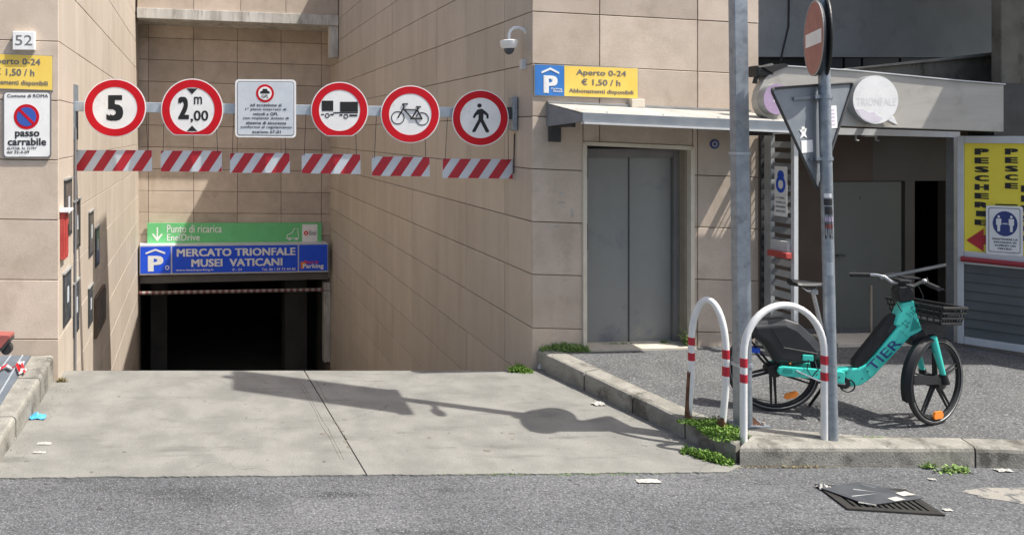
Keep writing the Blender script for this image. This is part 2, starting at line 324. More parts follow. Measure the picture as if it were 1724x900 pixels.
def tile_wall(T, cols, rows, zf, m, holes=(), gap=0.009, th=0.025):
    """cols: s boundaries; rows: z boundaries at the reference; zf(z, s) true height; holes: (s0,s1,z0,z1) left free"""
    for r in range(len(rows)-1):
        for c in range(len(cols)-1):
            a, b = cols[c], cols[c+1]; z0, z1 = rows[r], rows[r+1]
            if z0 > z1: z0, z1 = z1, z0
            pieces = [(a, b, z0, z1)]
            for h in holes:
                nxt = []
                for (p0, p1, q0, q1) in pieces:
                    if h[1] <= p0 or h[0] >= p1 or h[3] <= q0 or h[2] >= q1: nxt.append((p0, p1, q0, q1)); continue
                    if h[0] > p0+.03: nxt.append((p0, h[0], q0, q1))
                    if h[1] < p1-.03: nxt.append((h[1], p1, q0, q1))
                    m0, m1 = max(p0, h[0]), min(p1, h[1])
                    if h[2] > q0+.03: nxt.append((m0, m1, q0, h[2]))
                    if h[3] < q1-.03: nxt.append((m0, m1, h[3], q1))
                pieces = nxt
            g = gap/2
            for (p0, p1, q0, q1) in pieces:
                off = random.uniform(-.0015, .0015)
                T.part('panel', panel_mesh(p0+g, p1-g, zf(q0, p0)+g, zf(q0, p1)+g, zf(q1, p0)-g, zf(q1, p1)-g, -th+off, 0.0), m)

# plan of the place: all frames follow the real walls
CR = (3.187, 8.333)                                       # right corner of the garage ramp
CL = (-2.051, 7.89)                                       # left corner
BL, BR = (-2.858, 19.0), (2.148, 19.6)                    # rear wall ends
AF = R(3.89)
FR = Frame(CR[0], CR[1], AF)                              # front face of the right building, s from the corner
FL = Frame(CL[0], CL[1], AF)                              # front face of the left building, s negative
RW = Frame(CR[0], CR[1], math.atan2(CR[1]-BR[1], CR[0]-BR[0]))   # ramp's right side wall, s negative going in
LW = Frame(CL[0], CL[1], math.atan2(BL[1]-CL[1], BL[0]-CL[0]))   # ramp's left side wall, s positive going in
BW = between(BL, BR)                                      # rear wall
UB = Frame(*BW.w(0, -1.1)[:2], BW.a)                      # upper rear wall, 1.1 m further forward
ZTOP = 7.4
def walk_z(x, y): return 0.14 + 0.025*(y-5.9)
def on_walk(u, v):
    t = (H-0.14+0.025*5.9)/((v-V0)/F_PX+0.025); return ((u-U0)/F_PX*t, t, 0.14+0.025*(t-5.9))
def on_drive(u, v):
    t = H*F_PX/(v-V0); return ((u-U0)/F_PX*t, t, 0.0)

# ------------------------------------------------------------------ ground
YA0, YA1 = 5.65, 8.22                                     # driveway apron, street edge and crest
m = MB().slab([(-60, -60), (80, -60), (80, 5.95), (-60, 5.95)], -0.30, -0.012)
single('road', None, None, m, 'asphalt', kind='structure')
# driveway slabs: two concrete plates with an open joint between them
ap = Thing('driveway', None, None, kind='structure')
j0, j1 = on_drive(512, 622), on_drive(620, 806)
def apron_left(y): return -2.02 + (-2.07+2.02)*(y-6)/1.9
def edge_pts(xa, xb, n, ya=5.66, amp=0.006):
    return [(xa+(xb-xa)*i/n, ya + (0.10*((xa+(xb-xa)*i/n)+2)/5.7) + random.uniform(-amp, amp)+.008*math.sin(i*.23)*math.sin(i*.07+1)) for i in range(n+1)]
random.seed(3)
L = [(apron_left(8.22)-.04, YA1)] + edge_pts(-2.3, j1[0]-.006, 130) + [(j0[0]-.006, YA1)]
ap.part('slab', MB().slab(L, -0.20, 0.0), 'concrete')
Rr = [(j0[0]+.006, YA1)] + edge_pts(j1[0]+.006, 3.72, 130) + [(3.90, 5.88), (3.30, 8.22), (3.25, YA1)]
ap.part('slab', MB().slab(Rr, -0.20, 0.0), 'concrete')
ap.part('joint', MB().box(-2.3, 3.9, 5.80, 8.2, -0.2, -0.03), 'pit')
# spalled lips and hairline scratches beside the joint
for k_ in range(16):
    t = random.random(); x = j0[0]+(j1[0]-j0[0])*t; y = j0[1]+(j1[1]-j0[1])*t; sg = random.choice((-1, 1)); w_ = random.uniform(.01, .03)
    if 5.9 < y < 8.1: ap.part('chip', MB().slab([(x+sg*.004, y-.02-w_), (x+sg*(.008+w_*.7), y-w_*.3), (x+sg*(.006+w_*.5), y+w_*.6), (x+sg*.004, y+.02+w_)], .0005, .0025), 'mossy')
for off in (-.10, -.13, .05):
    pts = [(j0[0]+(j1[0]-j0[0])*t+off+random.uniform(-.008, .008), j0[1]+(j1[1]-j0[1])*t) for t in [.15+.08*i for i in range(10)]]
    if off > 0: pts = pts[:4]
    ap.part('scratch', MB().tube([(x, y, .0005) for x, y in pts], .0022, 4), 'mossy')
random.seed(77)
for k_ in range(26):
    x, y = random.gauss(1.2, 1.3), random.uniform(5.9, 8.0)
    if not -1.8 < x < 3.1: continue
    rr0 = random.uniform(.006, .03); nn_ = 9
    ap.part('oil_spot', MB().slab([(x+rr0*random.uniform(.6, 1.2)*math.cos(2*math.pi*i/nn_), y+rr0*random.uniform(.6, 1.2)*math.sin(2*math.pi*i/nn_)) for i in range(nn_)], .0003, .0012), 'mossy')
# ramp going down
rp = MB()
N = 14
for i in range(N):
    t0, t1 = i/N, (i+1)/N
    def P(t):
        y = YA1+.002 + t*(19.6-YA1); z = -0.03 - 0.362*(y-YA1)
        xl = -2.1 - 0.0726*(y-7.9); xr = 3.25 - 0.0922*(y-8.33); return y, z, xl, xr
    a, b = P(t0), P(t1)
    rp.add([(a[2], a[0], a[1]), (a[3], a[0], a[1]), (b[3], b[0], b[1]), (b[2], b[0], b[1])], [(0, 1, 2, 3)])
single('ramp', None, None, rp, 'concrete', kind='structure')
# pavement on the right
pk = [(3.36, 8.42), (4.06, 6.06), (5.8, 6.05), (6.2, 6.0), (30, 5.98), (30, 12.5), (5.9, 12.5), (5.9, 8.60)]
single('pavement', None, None, MB().slab(pk, -0.1, lambda x, y: walk_z(x, min(y, 8.9))), 'asphalt_walk', kind='structure')
# pavement on the left
def lwz(x, y): return 0.17 + 0.055*(y-6.0)
single('left_pavement', None, None, MB().slab([(-2.20, 5.3), (-2.20, 6.8), (-2.26, 7.92), (-20, 6.8), (-20, 5.3)], -0.1, lambda x, y: lwz(x, y)-.004), 'concrete', kind='structure')

# kerbs made of single stones
def kerb(name, outer, inner, zt, zb, cuts, mt='kerb'):
    K = Thing(name, None, None, kind='structure')
    for a, b in zip(cuts[:-1], cuts[1:]):
        def lerp(P, t):
            i = min(int(t*(len(P)-1)), len(P)-2); f = t*(len(P)-1)-i
            return (P[i][0]+(P[i+1][0]-P[i][0])*f, P[i][1]+(P[i+1][1]-P[i][1])*f)
        n = 8; g = 0.0025; dz = random.uniform(-.004, .004); m = MB(); vs = []
        for i in range(n+1):
            t = a+g + (b-a-2*g)*i/n; o = lerp(outer, t); q = lerp(inner, t)
            d = Vector((q[0]-o[0], q[1]-o[1])); dl = d.length; d = d/dl
            z = zt(*o)+dz+random.uniform(-.002, .002); jj = random.uniform(-.004, .004)
            prof = [(0+jj, zb), (0.0+jj, z-.035), (0.008+jj, z-.012), (0.03, z), (dl, zt(*q)+dz), (dl, zb)]
            vs += [(o[0]+d.x*p, o[1]+d.y*p, zz) for p, zz in prof]
        k = 6
        fs = [(i*k+j, i*k+(j+1)%k, (i+1)*k+(j+1)%k, (i+1)*k+j) for i in range(n) for j in range(k)]
        fs += [tuple(range(k-1, -1, -1)), tuple(n*k+j for j in range(k))]
        m.add(vs, fs); K.part('kerb_stone', m, mt)
    return K
kerb('side_kerb', [(3.215, 8.30), (3.44, 7.5), (3.66, 6.7), (3.87, 5.90)], [(3.42, 8.42), (3.64, 7.6), (3.86, 6.8), (4.10, 6.10)],
     lambda x, y: walk_z(x, y)+.006, -0.05, [0, .30, .56, .80, 1.0])
kerb('street_kerb', [(3.875, 5.875), (4.5, 5.868), (5.1, 5.862), (5.75, 5.86), (6.4, 5.81)], [(4.115, 6.08), (4.6, 6.05), (5.2, 6.05), (5.8, 6.03), (6.5, 5.98)],
     lambda x, y: walk_z(x, y)+.006, -0.05, [0, .742, 1.0])
kerb('street_kerb', [(6.405, 5.81), (9, 5.75), (14, 5.7), (30, 5.6)], [(6.505, 5.98), (9, 5.95), (14, 5.9), (30, 5.8)], lambda x, y: walk_z(x, y)+.006, -0.05, [0, .15, .3, .45, .6, .8, 1.0])
kerb('driveway_kerb', [(-1.99, 5.45), (-2.0, 6.3), (-2.03, 7.1), (-2.075, 7.86)], [(-2.24, 5.4), (-2.24, 6.3), (-2.245, 7.1), (-2.30, 7.84)],
     lambda x, y: lwz(x, y)+.01, -0.05, [0, .36, .72, .88, 1.0])
# corner footing in pale concrete where the hoop and pole stand
single('corner_footing', 'pale poured concrete patch round the hoop feet', None,
       MB().slab([(4.07, 6.085), (4.05, 6.16), (4.3, 6.22), (4.75, 6.13), (5.0, 6.07), (5.4, 6.062), (4.6, 6.054)], 0.0, lambda x, y: walk_z(x, y)+.009), 'kerb', kind='structure')

# ------------------------------------------------------------------ right building (corner with the lift)
k_fr = -0.041
rb = Thing('corner_building', 'tan tiled corner building right of the ramp with a steel lift door', 'building', FR, (0, 0, 0))
rowv = [-245, -156, -68, 20, 107.5, 196, 284, 372.5, 461, 551, 640]
rows_fr = [FR.px(898, v)[1] for v in rowv]
s1275 = FR.px(1275, 300)[0]
cols_fr = [-0.028, FR.px(1007.5, 100)[0], FR.px(1172, 100)[0], s1275]
d0, d1 = FR.px(980, 400)[0], FR.px(1164, 400)[0]
dt = FR.px(1071, 242)[1]; db = walk_z(0, 8.4)
shear_fr = lambda z, s: z + k_fr*s
hz = dt - k_fr*(d0+d1)/2
tile_wall(rb, cols_fr, rows_fr, shear_fr, 'tile', holes=[(d0, d1, -1, hz)])
# structure behind the tiles
sh = MB(); sh.box(0.02, d0, 0, .3, -.3, ZTOP); sh.box(d1, s1275-.005, 0, .3, -.3, ZTOP); sh.box(d0, d1, 0, .3, dt+.02, ZTOP)
sh.box(d0, d1, .24, .3, -.3, dt+.02); sh.box(s1275-.3, s1275-.005, .3, 4.0, -.3, ZTOP)
rb.part('wall', sh, 'grout')
rb.part('roof', MB().slab([(0.03, .02), (s1275, .02), (s1275, 4), (.25, 11.4), (-.2, 11.2), (-.01, 5.5)], ZTOP, ZTOP+.15), 'roof')
p0 = FR.local((3.187, 8.333, 0)); 
rb.part('unseen_roof_block', MB().slab([(.01, .02), (1.6, .02), (1.6, 1.62), (-.02, 1.62)], ZTOP+.152, 10.9), 'roof')  # unseen block, invented to cast the shade strip on the left wall
# lift door
fr_ = MB(); w_ = .045; zt_ = dt
fr_.prism([(d0-w_*.2, db), (d0+w_*.8, db), (d0+w_*.8, shear_fr(hz, d0)-w_), (d0-w_*.2, shear_fr(hz, d0))], -.045, .03)
fr_.prism([(d1-w_*.8, db), (d1+w_*.2, db), (d1+w_*.2, shear_fr(hz, d1)), (d1-w_*.8, shear_fr(hz, d1)-w_)], -.045, .03)
fr_.prism([(d0+.0*w_, shear_fr(hz, d0)), (d0+w_*.8, shear_fr(hz, d0)-w_), (d1-w_*.8, shear_fr(hz, d1)-w_), (d1, shear_fr(hz, d1))], -.044, .031)
door = rb.part('door', MB().box(d0+.03, d1-.03, .205, .235, db, dt), 'dark_metal', label='grey steel lift door with two sliding leaves')
rb.part('frame', fr_, 'cream', door, bevel=.003)
jm = MB(); yb = .2
e0 = FR.px(986, 400, -.17)[0]; e2 = FR.px(1130, 400, -.17)[0]; em = FR.px(1058.5, 400, -.17)[0]
jr = FR.px(1147, 400, -.17)[0]
jm.box(d1-.055, d1-.036, .031, .2, db, dt-.06)
rb.part('jamb', jm, 'brown_jamb', door)
rb.part('jamb', MB().box(e2+.004, d1-.056, .13, .2, db, dt-.05), 'grey_jamb', door)
rb.part('header', MB().box(d0+.037, d1-.057, .14, .2, dt-.16, dt-.06), 'grey_jamb', door)
for a, b, yy in ((e0, em-.004, .165), (em+.006, e2, .175)):
    lf = MB().box(a, b, yy, yy+.025, db+.01, dt-.16); rb.part('door_leaf', lf, 'steel_door', door, bevel=.004)
rb.part('edge_strip', MB().box(em-.012, em+.004, .160, .172, db+.01, dt-.165), 'dark_metal', door)
for v0_, v1_ in ((262, 300), (376, 420)):
    a_, z_a = FR.px(984, v0_); _, z_b = FR.px(984, v1_)
    rb.part('hinge', MB().box(d0+.042, d0+.058, -.02, .04, z_b, z_a), 'dark_metal', door)
rb.part('sill', MB().box(d0+.02, d1-.02, -.12, .22, db-.1, db+.018), 'sill_stone', door)
# small pale marks on the tiles beside the door
for u0, v0, u1, v1 in ((943, 324, 949, 328), (940, 340, 950, 342), (962, 352, 966, 366), (924, 380, 946, 382), (907, 257, 910, 260), (1040, 224, 1043, 227)):
    a, z1 = FR.px(u0, v0, .03); b, z0 = FR.px(u1, v1, .03)
    rb.part('pale_mark', MB().box(a, b, -.0285, -.0265, z0, z1), 'paper')
# ramp's right side wall in tiles
sb = 1.2
cols_rw = [.003, -0.69]
while cols_rw[-1] > -11.25: cols_rw.append(max(cols_rw[-1]-1.2, -11.31))
cols_rw = sorted(cols_rw)
vv = [20-88.2*i for i in range(5, 0, -1)] + rowv[3:] + [640+89*i for i in range(1, 8)]
rows_rw = [FR.px(898, v)[1] for v in vv]
zf_rw = lambda z, s: H + (z-H)*(1-0.10*(-s)/11.3)
rwT = Thing('ramp_side_wall', 'long shaded tan tiled wall on the right side of the ramp', 'wall', RW, (0, 0, 0))
tile_wall(rwT, cols_rw, rows_rw, zf_rw, 'tile_side')
rwT.part('wall', MB().box(-11.6, -.03, .0, .3, -4.8, ZTOP), 'grout')

# ------------------------------------------------------------------ left building
lwT = Thing('left_side_wall', 'sunlit tan tiled wall on the left side of the ramp', 'wall', LW, (0, 0, 0))
lv = [70-100*i for i in range(4, 0, -1)] + [70, 168.5, 268, 369, 470, 570, 670, 770, 870, 970, 1070, 1170, 1270]
rows_lw = [FL.px(95, v)[1] for v in lv]
cols_lw = [-0.003] + [1.25*i for i in range(1, 9)] + [11.12]
tile_wall(lwT, cols_lw, rows_lw, lambda z, s: z, 'tile_side', gap=.007)
lwT.part('wall', MB().box(.03, 11.6, 0, .3, -4.8, 6.8), 'grout')
lfT = Thing('left_building', 'tan tiled building front at the left edge beside the ramp', 'building', FL, (0, 0, 0))
flv = [-234, -133, -33, 68.5, 168, 268, 368.5, 469.5, 569, 669]
rows_fl = [FL.px(50, v)[1] for v in flv]
tile_wall(lfT, [-6.2, -5.0, -3.8, -2.6, -1.4, .028], rows_fl, lambda z, s: z - 0.02*s - .01, 'tile')
lfT.part('wall', MB().box(-6.2, -.03, 0, .3, -.3, 6.8), 'grout')
lfT.part('roof', MB().box(-6.2, -.03, .02, 6, 6.8, 6.95), 'roof')

# ------------------------------------------------------------------ rear wall with garage opening
bwT = Thing('rear_wall', 'tan tiled rear wall over the dark garage opening', 'wall', BW, (0, 0, 0))
g0, gz = BW.px(232, 470)[0]+.06, BW.px(400, 470)[1]
g1 = BW.px(551, 470)[0]
bu = [BW.px(u, 200)[0] for u in (250, 326, 399.5, 473, 541)]
cols_bw = [.0] + bu + [5.04]
vb = [63+36.75*i for i in range(-4, 12)]
rows_bw = [BW.px(250, v)[1] for v in vb]
tile_wall(bwT, cols_bw, rows_bw, lambda z, s: z-.022*s, 'tile', holes=[(g0, g1, -6, gz)], gap=.012)
w = MB(); w.box(0, 5.04, 0, .3, gz, 6.8); w.box(-.1, g0, 0, .3, -4.6, gz); w.box(g1, 5.2, 0, .3, -4.6, gz)
bwT.part('wall', w, 'grout')
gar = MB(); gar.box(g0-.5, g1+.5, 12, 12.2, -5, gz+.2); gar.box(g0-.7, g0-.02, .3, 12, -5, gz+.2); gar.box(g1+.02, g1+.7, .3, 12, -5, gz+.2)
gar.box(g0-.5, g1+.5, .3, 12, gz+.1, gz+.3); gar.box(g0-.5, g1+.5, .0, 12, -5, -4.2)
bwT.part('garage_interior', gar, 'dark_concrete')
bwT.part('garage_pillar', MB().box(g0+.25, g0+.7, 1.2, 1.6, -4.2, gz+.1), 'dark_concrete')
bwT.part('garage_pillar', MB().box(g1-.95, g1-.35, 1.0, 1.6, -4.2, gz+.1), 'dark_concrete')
bwT.part('lintel', MB().box(g0, g1, -.10, .28, BW.px(400, 472)[1], BW.px(400, 461)[1]), 'grey_jamb')
px0 = BW.px(544, 500)[0]
bwT.part('jamb_post', MB().box(px0, g1+.06, -.12, .1, BW.px(550, 607)[1], BW.px(550, 474)[1]), 'lintel', bevel=.01)
# upper storey reaching forward over the ramp
ubT = Thing('upper_rear_wall', 'projecting upper wall with a pale concrete beam over the ramp', 'wall', UB, (0, 0, 0))
ba0, bz0 = UB.px(234, 13.5); _, bzb = UB.px(234, 31); be, bze = UB.px(569, 26.5); _, bzf = UB.px(569, 44)
uc = [0.02] + [UB.px(u, 6)[0] for u in (326, 405, 481)] + [be]
tile_wall(ubT, uc, [bz0, bz0+.62, bz0+1.24, bz0+1.86], lambda z, s: z + (bze-bz0)*(s-ba0)/(be-ba0), 'tile', gap=.012)
ubT.part('wall', MB().box(0.0, be+.3, 0, 1.08, bze+.02, 6.8), 'grout')
bm = MB().prism([(ba0-.05, bzb), (ba0-.05, bz0), (be, bze), (be, bzf)], -.06, 1.08)
ubT.part('beam', bm, 'lintel', bevel=.01)
c0 = UB.px(556, 60)[0]
ubT.part('beam_bracket', MB().box(c0, be, -.02, .26, UB.px(560, 97)[1], bzf), 'lintel', bevel=.01)

# ------------------------------------------------------------------ text and sign helpers
def rect(fr, u0, v0, u1, v1, n=0.0):
    a, za = fr.px(u0, v0, n); b = fr.px(u1, v1, n)[0]; return a, b, fr.px(u0, v1, n)[1], za
def parking_P(T, parent, a, b, z0, z1, y, m='sign_white', roof=True):
    w = b-a; h = z1-z0
    mb = MB().text('P', a+.26*w, a+.80*w, z0+.08*h, z0+.70*h, y, bold=.055)
    T.part('lettering', mb, m, parent)
    if roof:
        T.part('roof_symbol', MB().prism([(a+.18*w, z0+.76*h), (a+.52*w, z0+.90*h), (a+.86*w, z0+.76*h), (a+.86*w, z0+.83*h), (a+.52*w, z0+.98*h), (a+.18*w, z0+.83*h)], y-.002, y+.002), m, parent)

# yellow price sign on the right front wall, leaning slightly with the courses
def tariff_sign(fr, u0, v0, usplit, u1, v1, label, right_v, at_n=.045):
    a, b, z0, z1 = rect(fr, u0, v0, u1, v1, at_n)
    sp = fr.px(usplit, v0, at_n)[0]
    T = Thing('tariff_sign', label, 'sign', fr, (a, 0, z0), shear=-.030)
    T.part('panel_back', MB().box(a-.008, b+.008, -.04, -.026, z0-.008, z1+.008), 'alu_grey')
    y = -.042
    bl = T.part('blue_field', MB().box(a, sp-.004, y, -.039, z0, z1), 'sign_blue')
    T.part('yellow_field', MB().box(sp, b, y, -.039, z0, z1), 'yellow')
    parking_P(T, bl, a+.02, sp-.02, z0, z1-.02, y-.002)
    h = z1-z0; w = b-sp
    T.part('lettering', MB().text('Best', a+.62*(sp-a), sp-.02, z0+.12*h, z0+.19*h, y-.002, .02), 'sign_white', bl)
    T.part('lettering', MB().text('Parking', a+.55*(sp-a), sp-.03, z0+.19*h, z0+.26*h, y-.002, .02), 'sign_white', bl)
    for body, f0, f1, q0, q1 in (('Aperto 0-24', .16, .84, .66, .90), ('€ 1,50 / h', .23, .76, .36, .60), ('Abbonamenti disponibili', .06, .94, .08, .26)):
        T.part('lettering', MB().text(body, sp+f0*w, sp+f1*w, z0+q0*h, z0+q1*h, y-.002, .025), 'ink_grey')
    return T
tariff_sign(FR, 901, 109, 950.5, 1074, 160, 'yellow and blue opening hours sign on the wall above the canopy', 167)
tariff_sign(FL, -88, 88, -38, 88, 146, 'yellow opening hours sign at the left edge under the house number', 146)

# house number
a, b, z0, z1 = rect(FL, 21, 53, 58, 84, .09)
T = Thing('house_number', 'small white marble house number plate reading 52', 'sign', FL, (a, 0, z0))
pl = T.part('plate', MB().box(a, b, -.09, -.026, z0, z1), 'sign_white', bevel=.006)
T.part('lettering', MB().text('52', a+.12*(b-a), b-.1*(b-a), z0+.25*(z1-z0), z1-.2*(z1-z0), -.092, .0), 'ink_grey')

# driveway permit sign
a, b, z0, z1 = rect(FL, 5, 154, 86, 266, .05)
T = Thing('driveway_permit_sign', 'white passo carrabile sign with no parking roundel on the left wall', 'sign', FL, (a, 0, z0))
w = b-a; h = z1-z0; y = -.05
def rrect(a, b, z0, z1, r, n=5):
    p = []
    for cx, cz, s in ((b-r, z0+r, -90), (b-r, z1-r, 0), (a+r, z1-r, 90), (a+r, z0+r, 180)):
        for i in range(n+1): t = R(s+90*i/n); p.append((cx+r*math.cos(t), cz+r*math.sin(t)))
    return p
T.part('rim', MB().prism(rrect(a, b, z0, z1, .04), y, -.026), 'ink_grey')
T.part('face', MB().prism(rrect(a+.014, b-.014, z0+.014, z1-.014, .03), y-.002, y+.004), 'sign_white')
cx, cz = a+.49*w, z0+.62*h; r = .155*h*1.25
T.part('roundel', MB().disc(cx, cz, .155*h*1.22, .155*h*1.22, y-.004, y), 'sign_red')
T.part('roundel_face', MB().disc(cx, cz, .125*h*1.15, .125*h*1.15, y-.006, y), 'mid_blue')
q = .125*h*1.15
T.part('slash', MB().prism([(cx-q*.80, cz+q*.60), (cx-q*.60, cz+q*.80), (cx+q*.80, cz-q*.60), (cx+q*.60, cz-q*.80)], y-.008, y), 'sign_red')
for body, f0, f1, q0, q1, bd in (('Comune di ROMA', .09, .94, .91, .96, .02), ('passo', .25, .76, .29, .40, .04), ('carrabile', .10, .90, .19, .30, .04),
                             ('AUTOR. N. 21797', .08, .70, .125, .165, .02), ('del 22-4-09', .08, .55, .07, .11, .02)):
    T.part('lettering', MB().text(body, a+f0*w, a+f1*w, z0+q0*h, z0+q1*h, y-.004, bd), 'ink')

# ------------------------------------------------------------------ gantry bar with signs and hanging boards
gl = LW.px(122, 180); GPL = LW.w(gl[0], 0); gr = RW.px(872, 197); GPR = RW.w(gr[0], 0)
GB = between(GPL, GPR); GLEN = (GPR-GPL).length
zl, zr = GB.px(122, 179)[1], GB.px(872, 191)[1]; kb = (zr-zl)/GLEN
T = Thing('gantry_bar', 'galvanised crossbar spanning the ramp and carrying the round signs', 'gantry', GB, (0, 0, zl), shear=kb)
T.part('bar', MB().box(.03, GLEN-.06, -.03, .03, zl-.06, zl+.06), 'galv_light', bevel=.006)
T.part('wall_bracket', MB().box(.026, .045, -.10, .10, zl-.40, zl+.26), 'galv')
T.part('wall_bracket', MB().box(GLEN-.085, GLEN-.03, -.08, .10, zl-.20, zl+.19), 'galv', bevel=.006)
T.part('bracket_arm', MB().box(GLEN-.20, GLEN-.08, -.04, .04, zl-.07, zl+.07), 'dark_metal')
a_, z_a = GB.px(872, 225); _, z_b = GB.px(872, 292)
T.part('cable', MB().tube([(GLEN-.04, 0, z_a-kb*GLEN), (GLEN-.05, 0, z_b-kb*GLEN)], .008, 6), 'ink')

def round_sign(u0, v0, u1, v1, label, draw, flat=None):
    n = .075
    a, b, z0, z1 = rect(GB, u0, v0, u1, v1, n); cx = (a+b)/2
    rx = (b-a)/2
    if flat: zc = z1-rx; rz = rx; zmin = z0
    else: rz = (z1-z0)/2; zc = z0+rz; zmin = None
    T = Thing('road_sign', label, 'road sign', GB, (cx, 0, z0), group='round signs on the gantry bar')
    plate = T.part('plate', MB().disc(cx, zc, rx, rz, -n, -n+.012, 56, zmin), 'sign_white')
    T.part('red_ring', MB().disc(cx, zc, rx*.965, rz*.965, -n-.003, -n, 56, None if not flat else z0+.012, inner=.745), 'sign_red')
    T.part('clamp', MB().box(cx-.06, cx+.06, -n+.013, -.031, zl+kb*cx-.035, zl+kb*cx+.035), 'galv')
    draw(T, cx, zc, rx, rz, -n-.002); return T
def d5(T, cx, cz, rx, rz, y): T.part('lettering', MB().text('5', cx-.27*rx, cx+.27*rx, cz-.44*rz, cz+.44*rz, y, .06), 'black')
def d2(T, cx, cz, rx, rz, y):
    T.part('lettering', MB().text('2', cx-.45*rx, cx-.10*rx, cz-.30*rz, cz+.42*rz, y, .06), 'black')
    T.part('lettering', MB().text(',00', cx-.05*rx, cx+.52*rx, cz-.40*rz, cz-.02*rz, y, .025), 'black')
    T.part('lettering', MB().text('m', cx+.06*rx, cx+.32*rx, cz+.18*rz, cz+.42*rz, y, .02), 'black')
    for s in (1, -1): T.part('arrowhead', MB().prism([(cx-.17*rx, cz+s*.68*rz), (cx+.17*rx, cz+s*.68*rz), (cx, cz+s*.50*rz)], y-.001, y+.001), 'black')
def dtr(T, cx, cz, rx, rz, y):
    m = MB(); q = lambda a, b, c, d: m.box(cx+a*rx, cx+b*rx, y-.001, y+.001, cz+c*rz, cz+d*rz)
    q(-.62, -.22, -.02, .34); q(.02, .64, -.05, .30); q(-.22, .64, -.10, -.06); q(-.64, -.54, -.16, -.12); q(-.32, -.20, -.17, -.12); q(.0, .10, -.19, -.14); q(.34, .62, -.21, -.15)
    T.part('trailer_symbol', m, 'black')
    m2 = MB(); m2.disc(cx-.43*rx, cz-.18*rz, .085*rx, .085*rz, y-.001, y+.001, 16, inner=.6); m2.disc(cx+.22*rx, cz-.21*rz, .085*rx, .085*rz, y-.001, y+.001, 16, inner=.6)
    T.part('wheel_symbol', m2, 'black', kind='stuff')
def dbi(T, cx, cz, rx, rz, y):
    m = MB(); X = lambda a: cx+a*rx; Z = lambda c: cz+c*rz
    for a, c in ((-.42, -.12), (.40, -.16)): m.disc(X(a), Z(c), .23*rx, .23*rz, y-.001, y+.001, 28, inner=.87)
    def ln(a, b, t=.011): m.tube([(X(a[0]), y, Z(a[1])), (X(b[0]), y, Z(b[1]))], t*rx*1.6, 4)
    for p, q in (((-.42, -.12), (-.20, .26)), ((-.20, .26), (-.26, .36)), ((-.26, .36), (-.08, .36)), ((-.21, .17), (.24, .15)), ((-.21, .17), (.06, -.13)),
                 ((.06, -.13), (.28, .24)), ((.06, -.15), (.40, -.16)), ((.06, -.12), (.40, -.15)), ((.24, .15), (.40, -.16)), ((.20, .26), (.36, .26)), ((0.0, -.15), (.12, -.15))): ln(p, q, .016)
    T.part('bicycle_symbol', m, 'black')
def dpe(T, cx, cz, rx, rz, y):
    m = MB(); X = lambda a: cx+a*rx; Z = lambda c: cz+c*rz
    m.disc(X(-.03), Z(.44), .075*rx, .075*rz, y-.001, y+.001, 18)
    P = lambda pts: m.prism([(X(a), Z(c)) for a, c in pts], y-.001, y+.001)
    P([(-.10, .30), (.06, .33), (.20, .22), (.29, .12), (.29, -.02), (.22, -.02), (.21, .09), (.11, .15), (.10, -.05), (.31, -.46), (.28, -.52), (.19, -.50), (.01, -.14), (-.18, -.50), (-.29, -.50), (-.28, -.44), (-.07, -.05), (-.06, .14), (-.15, .08), (-.20, -.01), (-.27, .02), (-.22, .14)])
    T.part('walking_figure', m, 'black')
round_sign(141, 133, 246, 231, 'round red ringed road sign with black number 5, leftmost on the crossbar', d5)
round_sign(271, 132.5, 376, 228, 'round red ringed height limit sign reading 2,00 m', d2, flat=True)
round_sign(523.5, 138, 620, 229.5, 'round red ringed sign with a black lorry and trailer symbol', dtr, flat=True)
round_sign(641, 144, 740.5, 241, 'round red ringed sign with a black bicycle symbol', dbi)
round_sign(761, 151.5, 856.5, 246, 'round red ringed sign with a black walking person, rightmost on the crossbar', dpe)
# square notice in the middle
a, b, z0, z1 = rect(GB, 396, 133.5, 498.5, 231, .075)
T = Thing('notice_sign', 'square white notice about gas vehicles in the middle of the crossbar', 'sign', GB, (a, 0, z0), shear=-.01)
w = b-a; h = z1-z0; y = -.075
T.part('rim', MB().prism(rrect(a, b, z0, z1, .045), y, y+.02), 'sign_white')
T.part('border_line', MB().prism(rrect(a+.022, b-.022, z0+.022, z1-.022, .035), y-.0015, y+.001), 'ink_grey')
T.part('face', MB().prism(rrect(a+.030, b-.030, z0+.030, z1-.030, .03), y-.003, y+.001), 'board_white')
cx, cz = a+.49*w, z0+.76*h; q = .155*h
T.part('roundel', MB().disc(cx, cz, q, q, y-.005, y, 32), 'sign_red'); T.part('roundel_face', MB().disc(cx, cz, q*.74, q*.74, y-.007, y, 32), 'sign_white')
mc = MB(); mc.prism([(cx-.52*q, cz-.02*q), (cx-.52*q, cz+.20*q), (cx-.30*q, cz+.28*q), (cx-.22*q, cz+.5*q), (cx+.22*q, cz+.5*q), (cx+.30*q, cz+.28*q), (cx+.52*q, cz+.20*q), (cx+.52*q, cz-.02*q)], y-.009, y)
T.part('car_symbol', mc, 'black'); T.part('lettering', MB().text('GPL', cx-.40*q, cx+.42*q, cz-.5*q, cz-.16*q, y-.009, .02), 'black')
for i, (body, f0, f1) in enumerate((('ad eccezione al', .25, .76), ('1° piano interrato di', .17, .84), ('veicoli a GPL', .29, .71), ('con impianto dotato di', .13, .88), ('sistema di sicurezza', .18, .84), ('conforme al regolamento', .09, .93), ('ece/onu 67-01', .28, .75))):
    zz = z0 + (.535-.077*i)*h; T.part('lettering', MB().text(body, a+f0*w, a+f1*w, zz, zz+.052*h, y-.005, .022), 'ink')
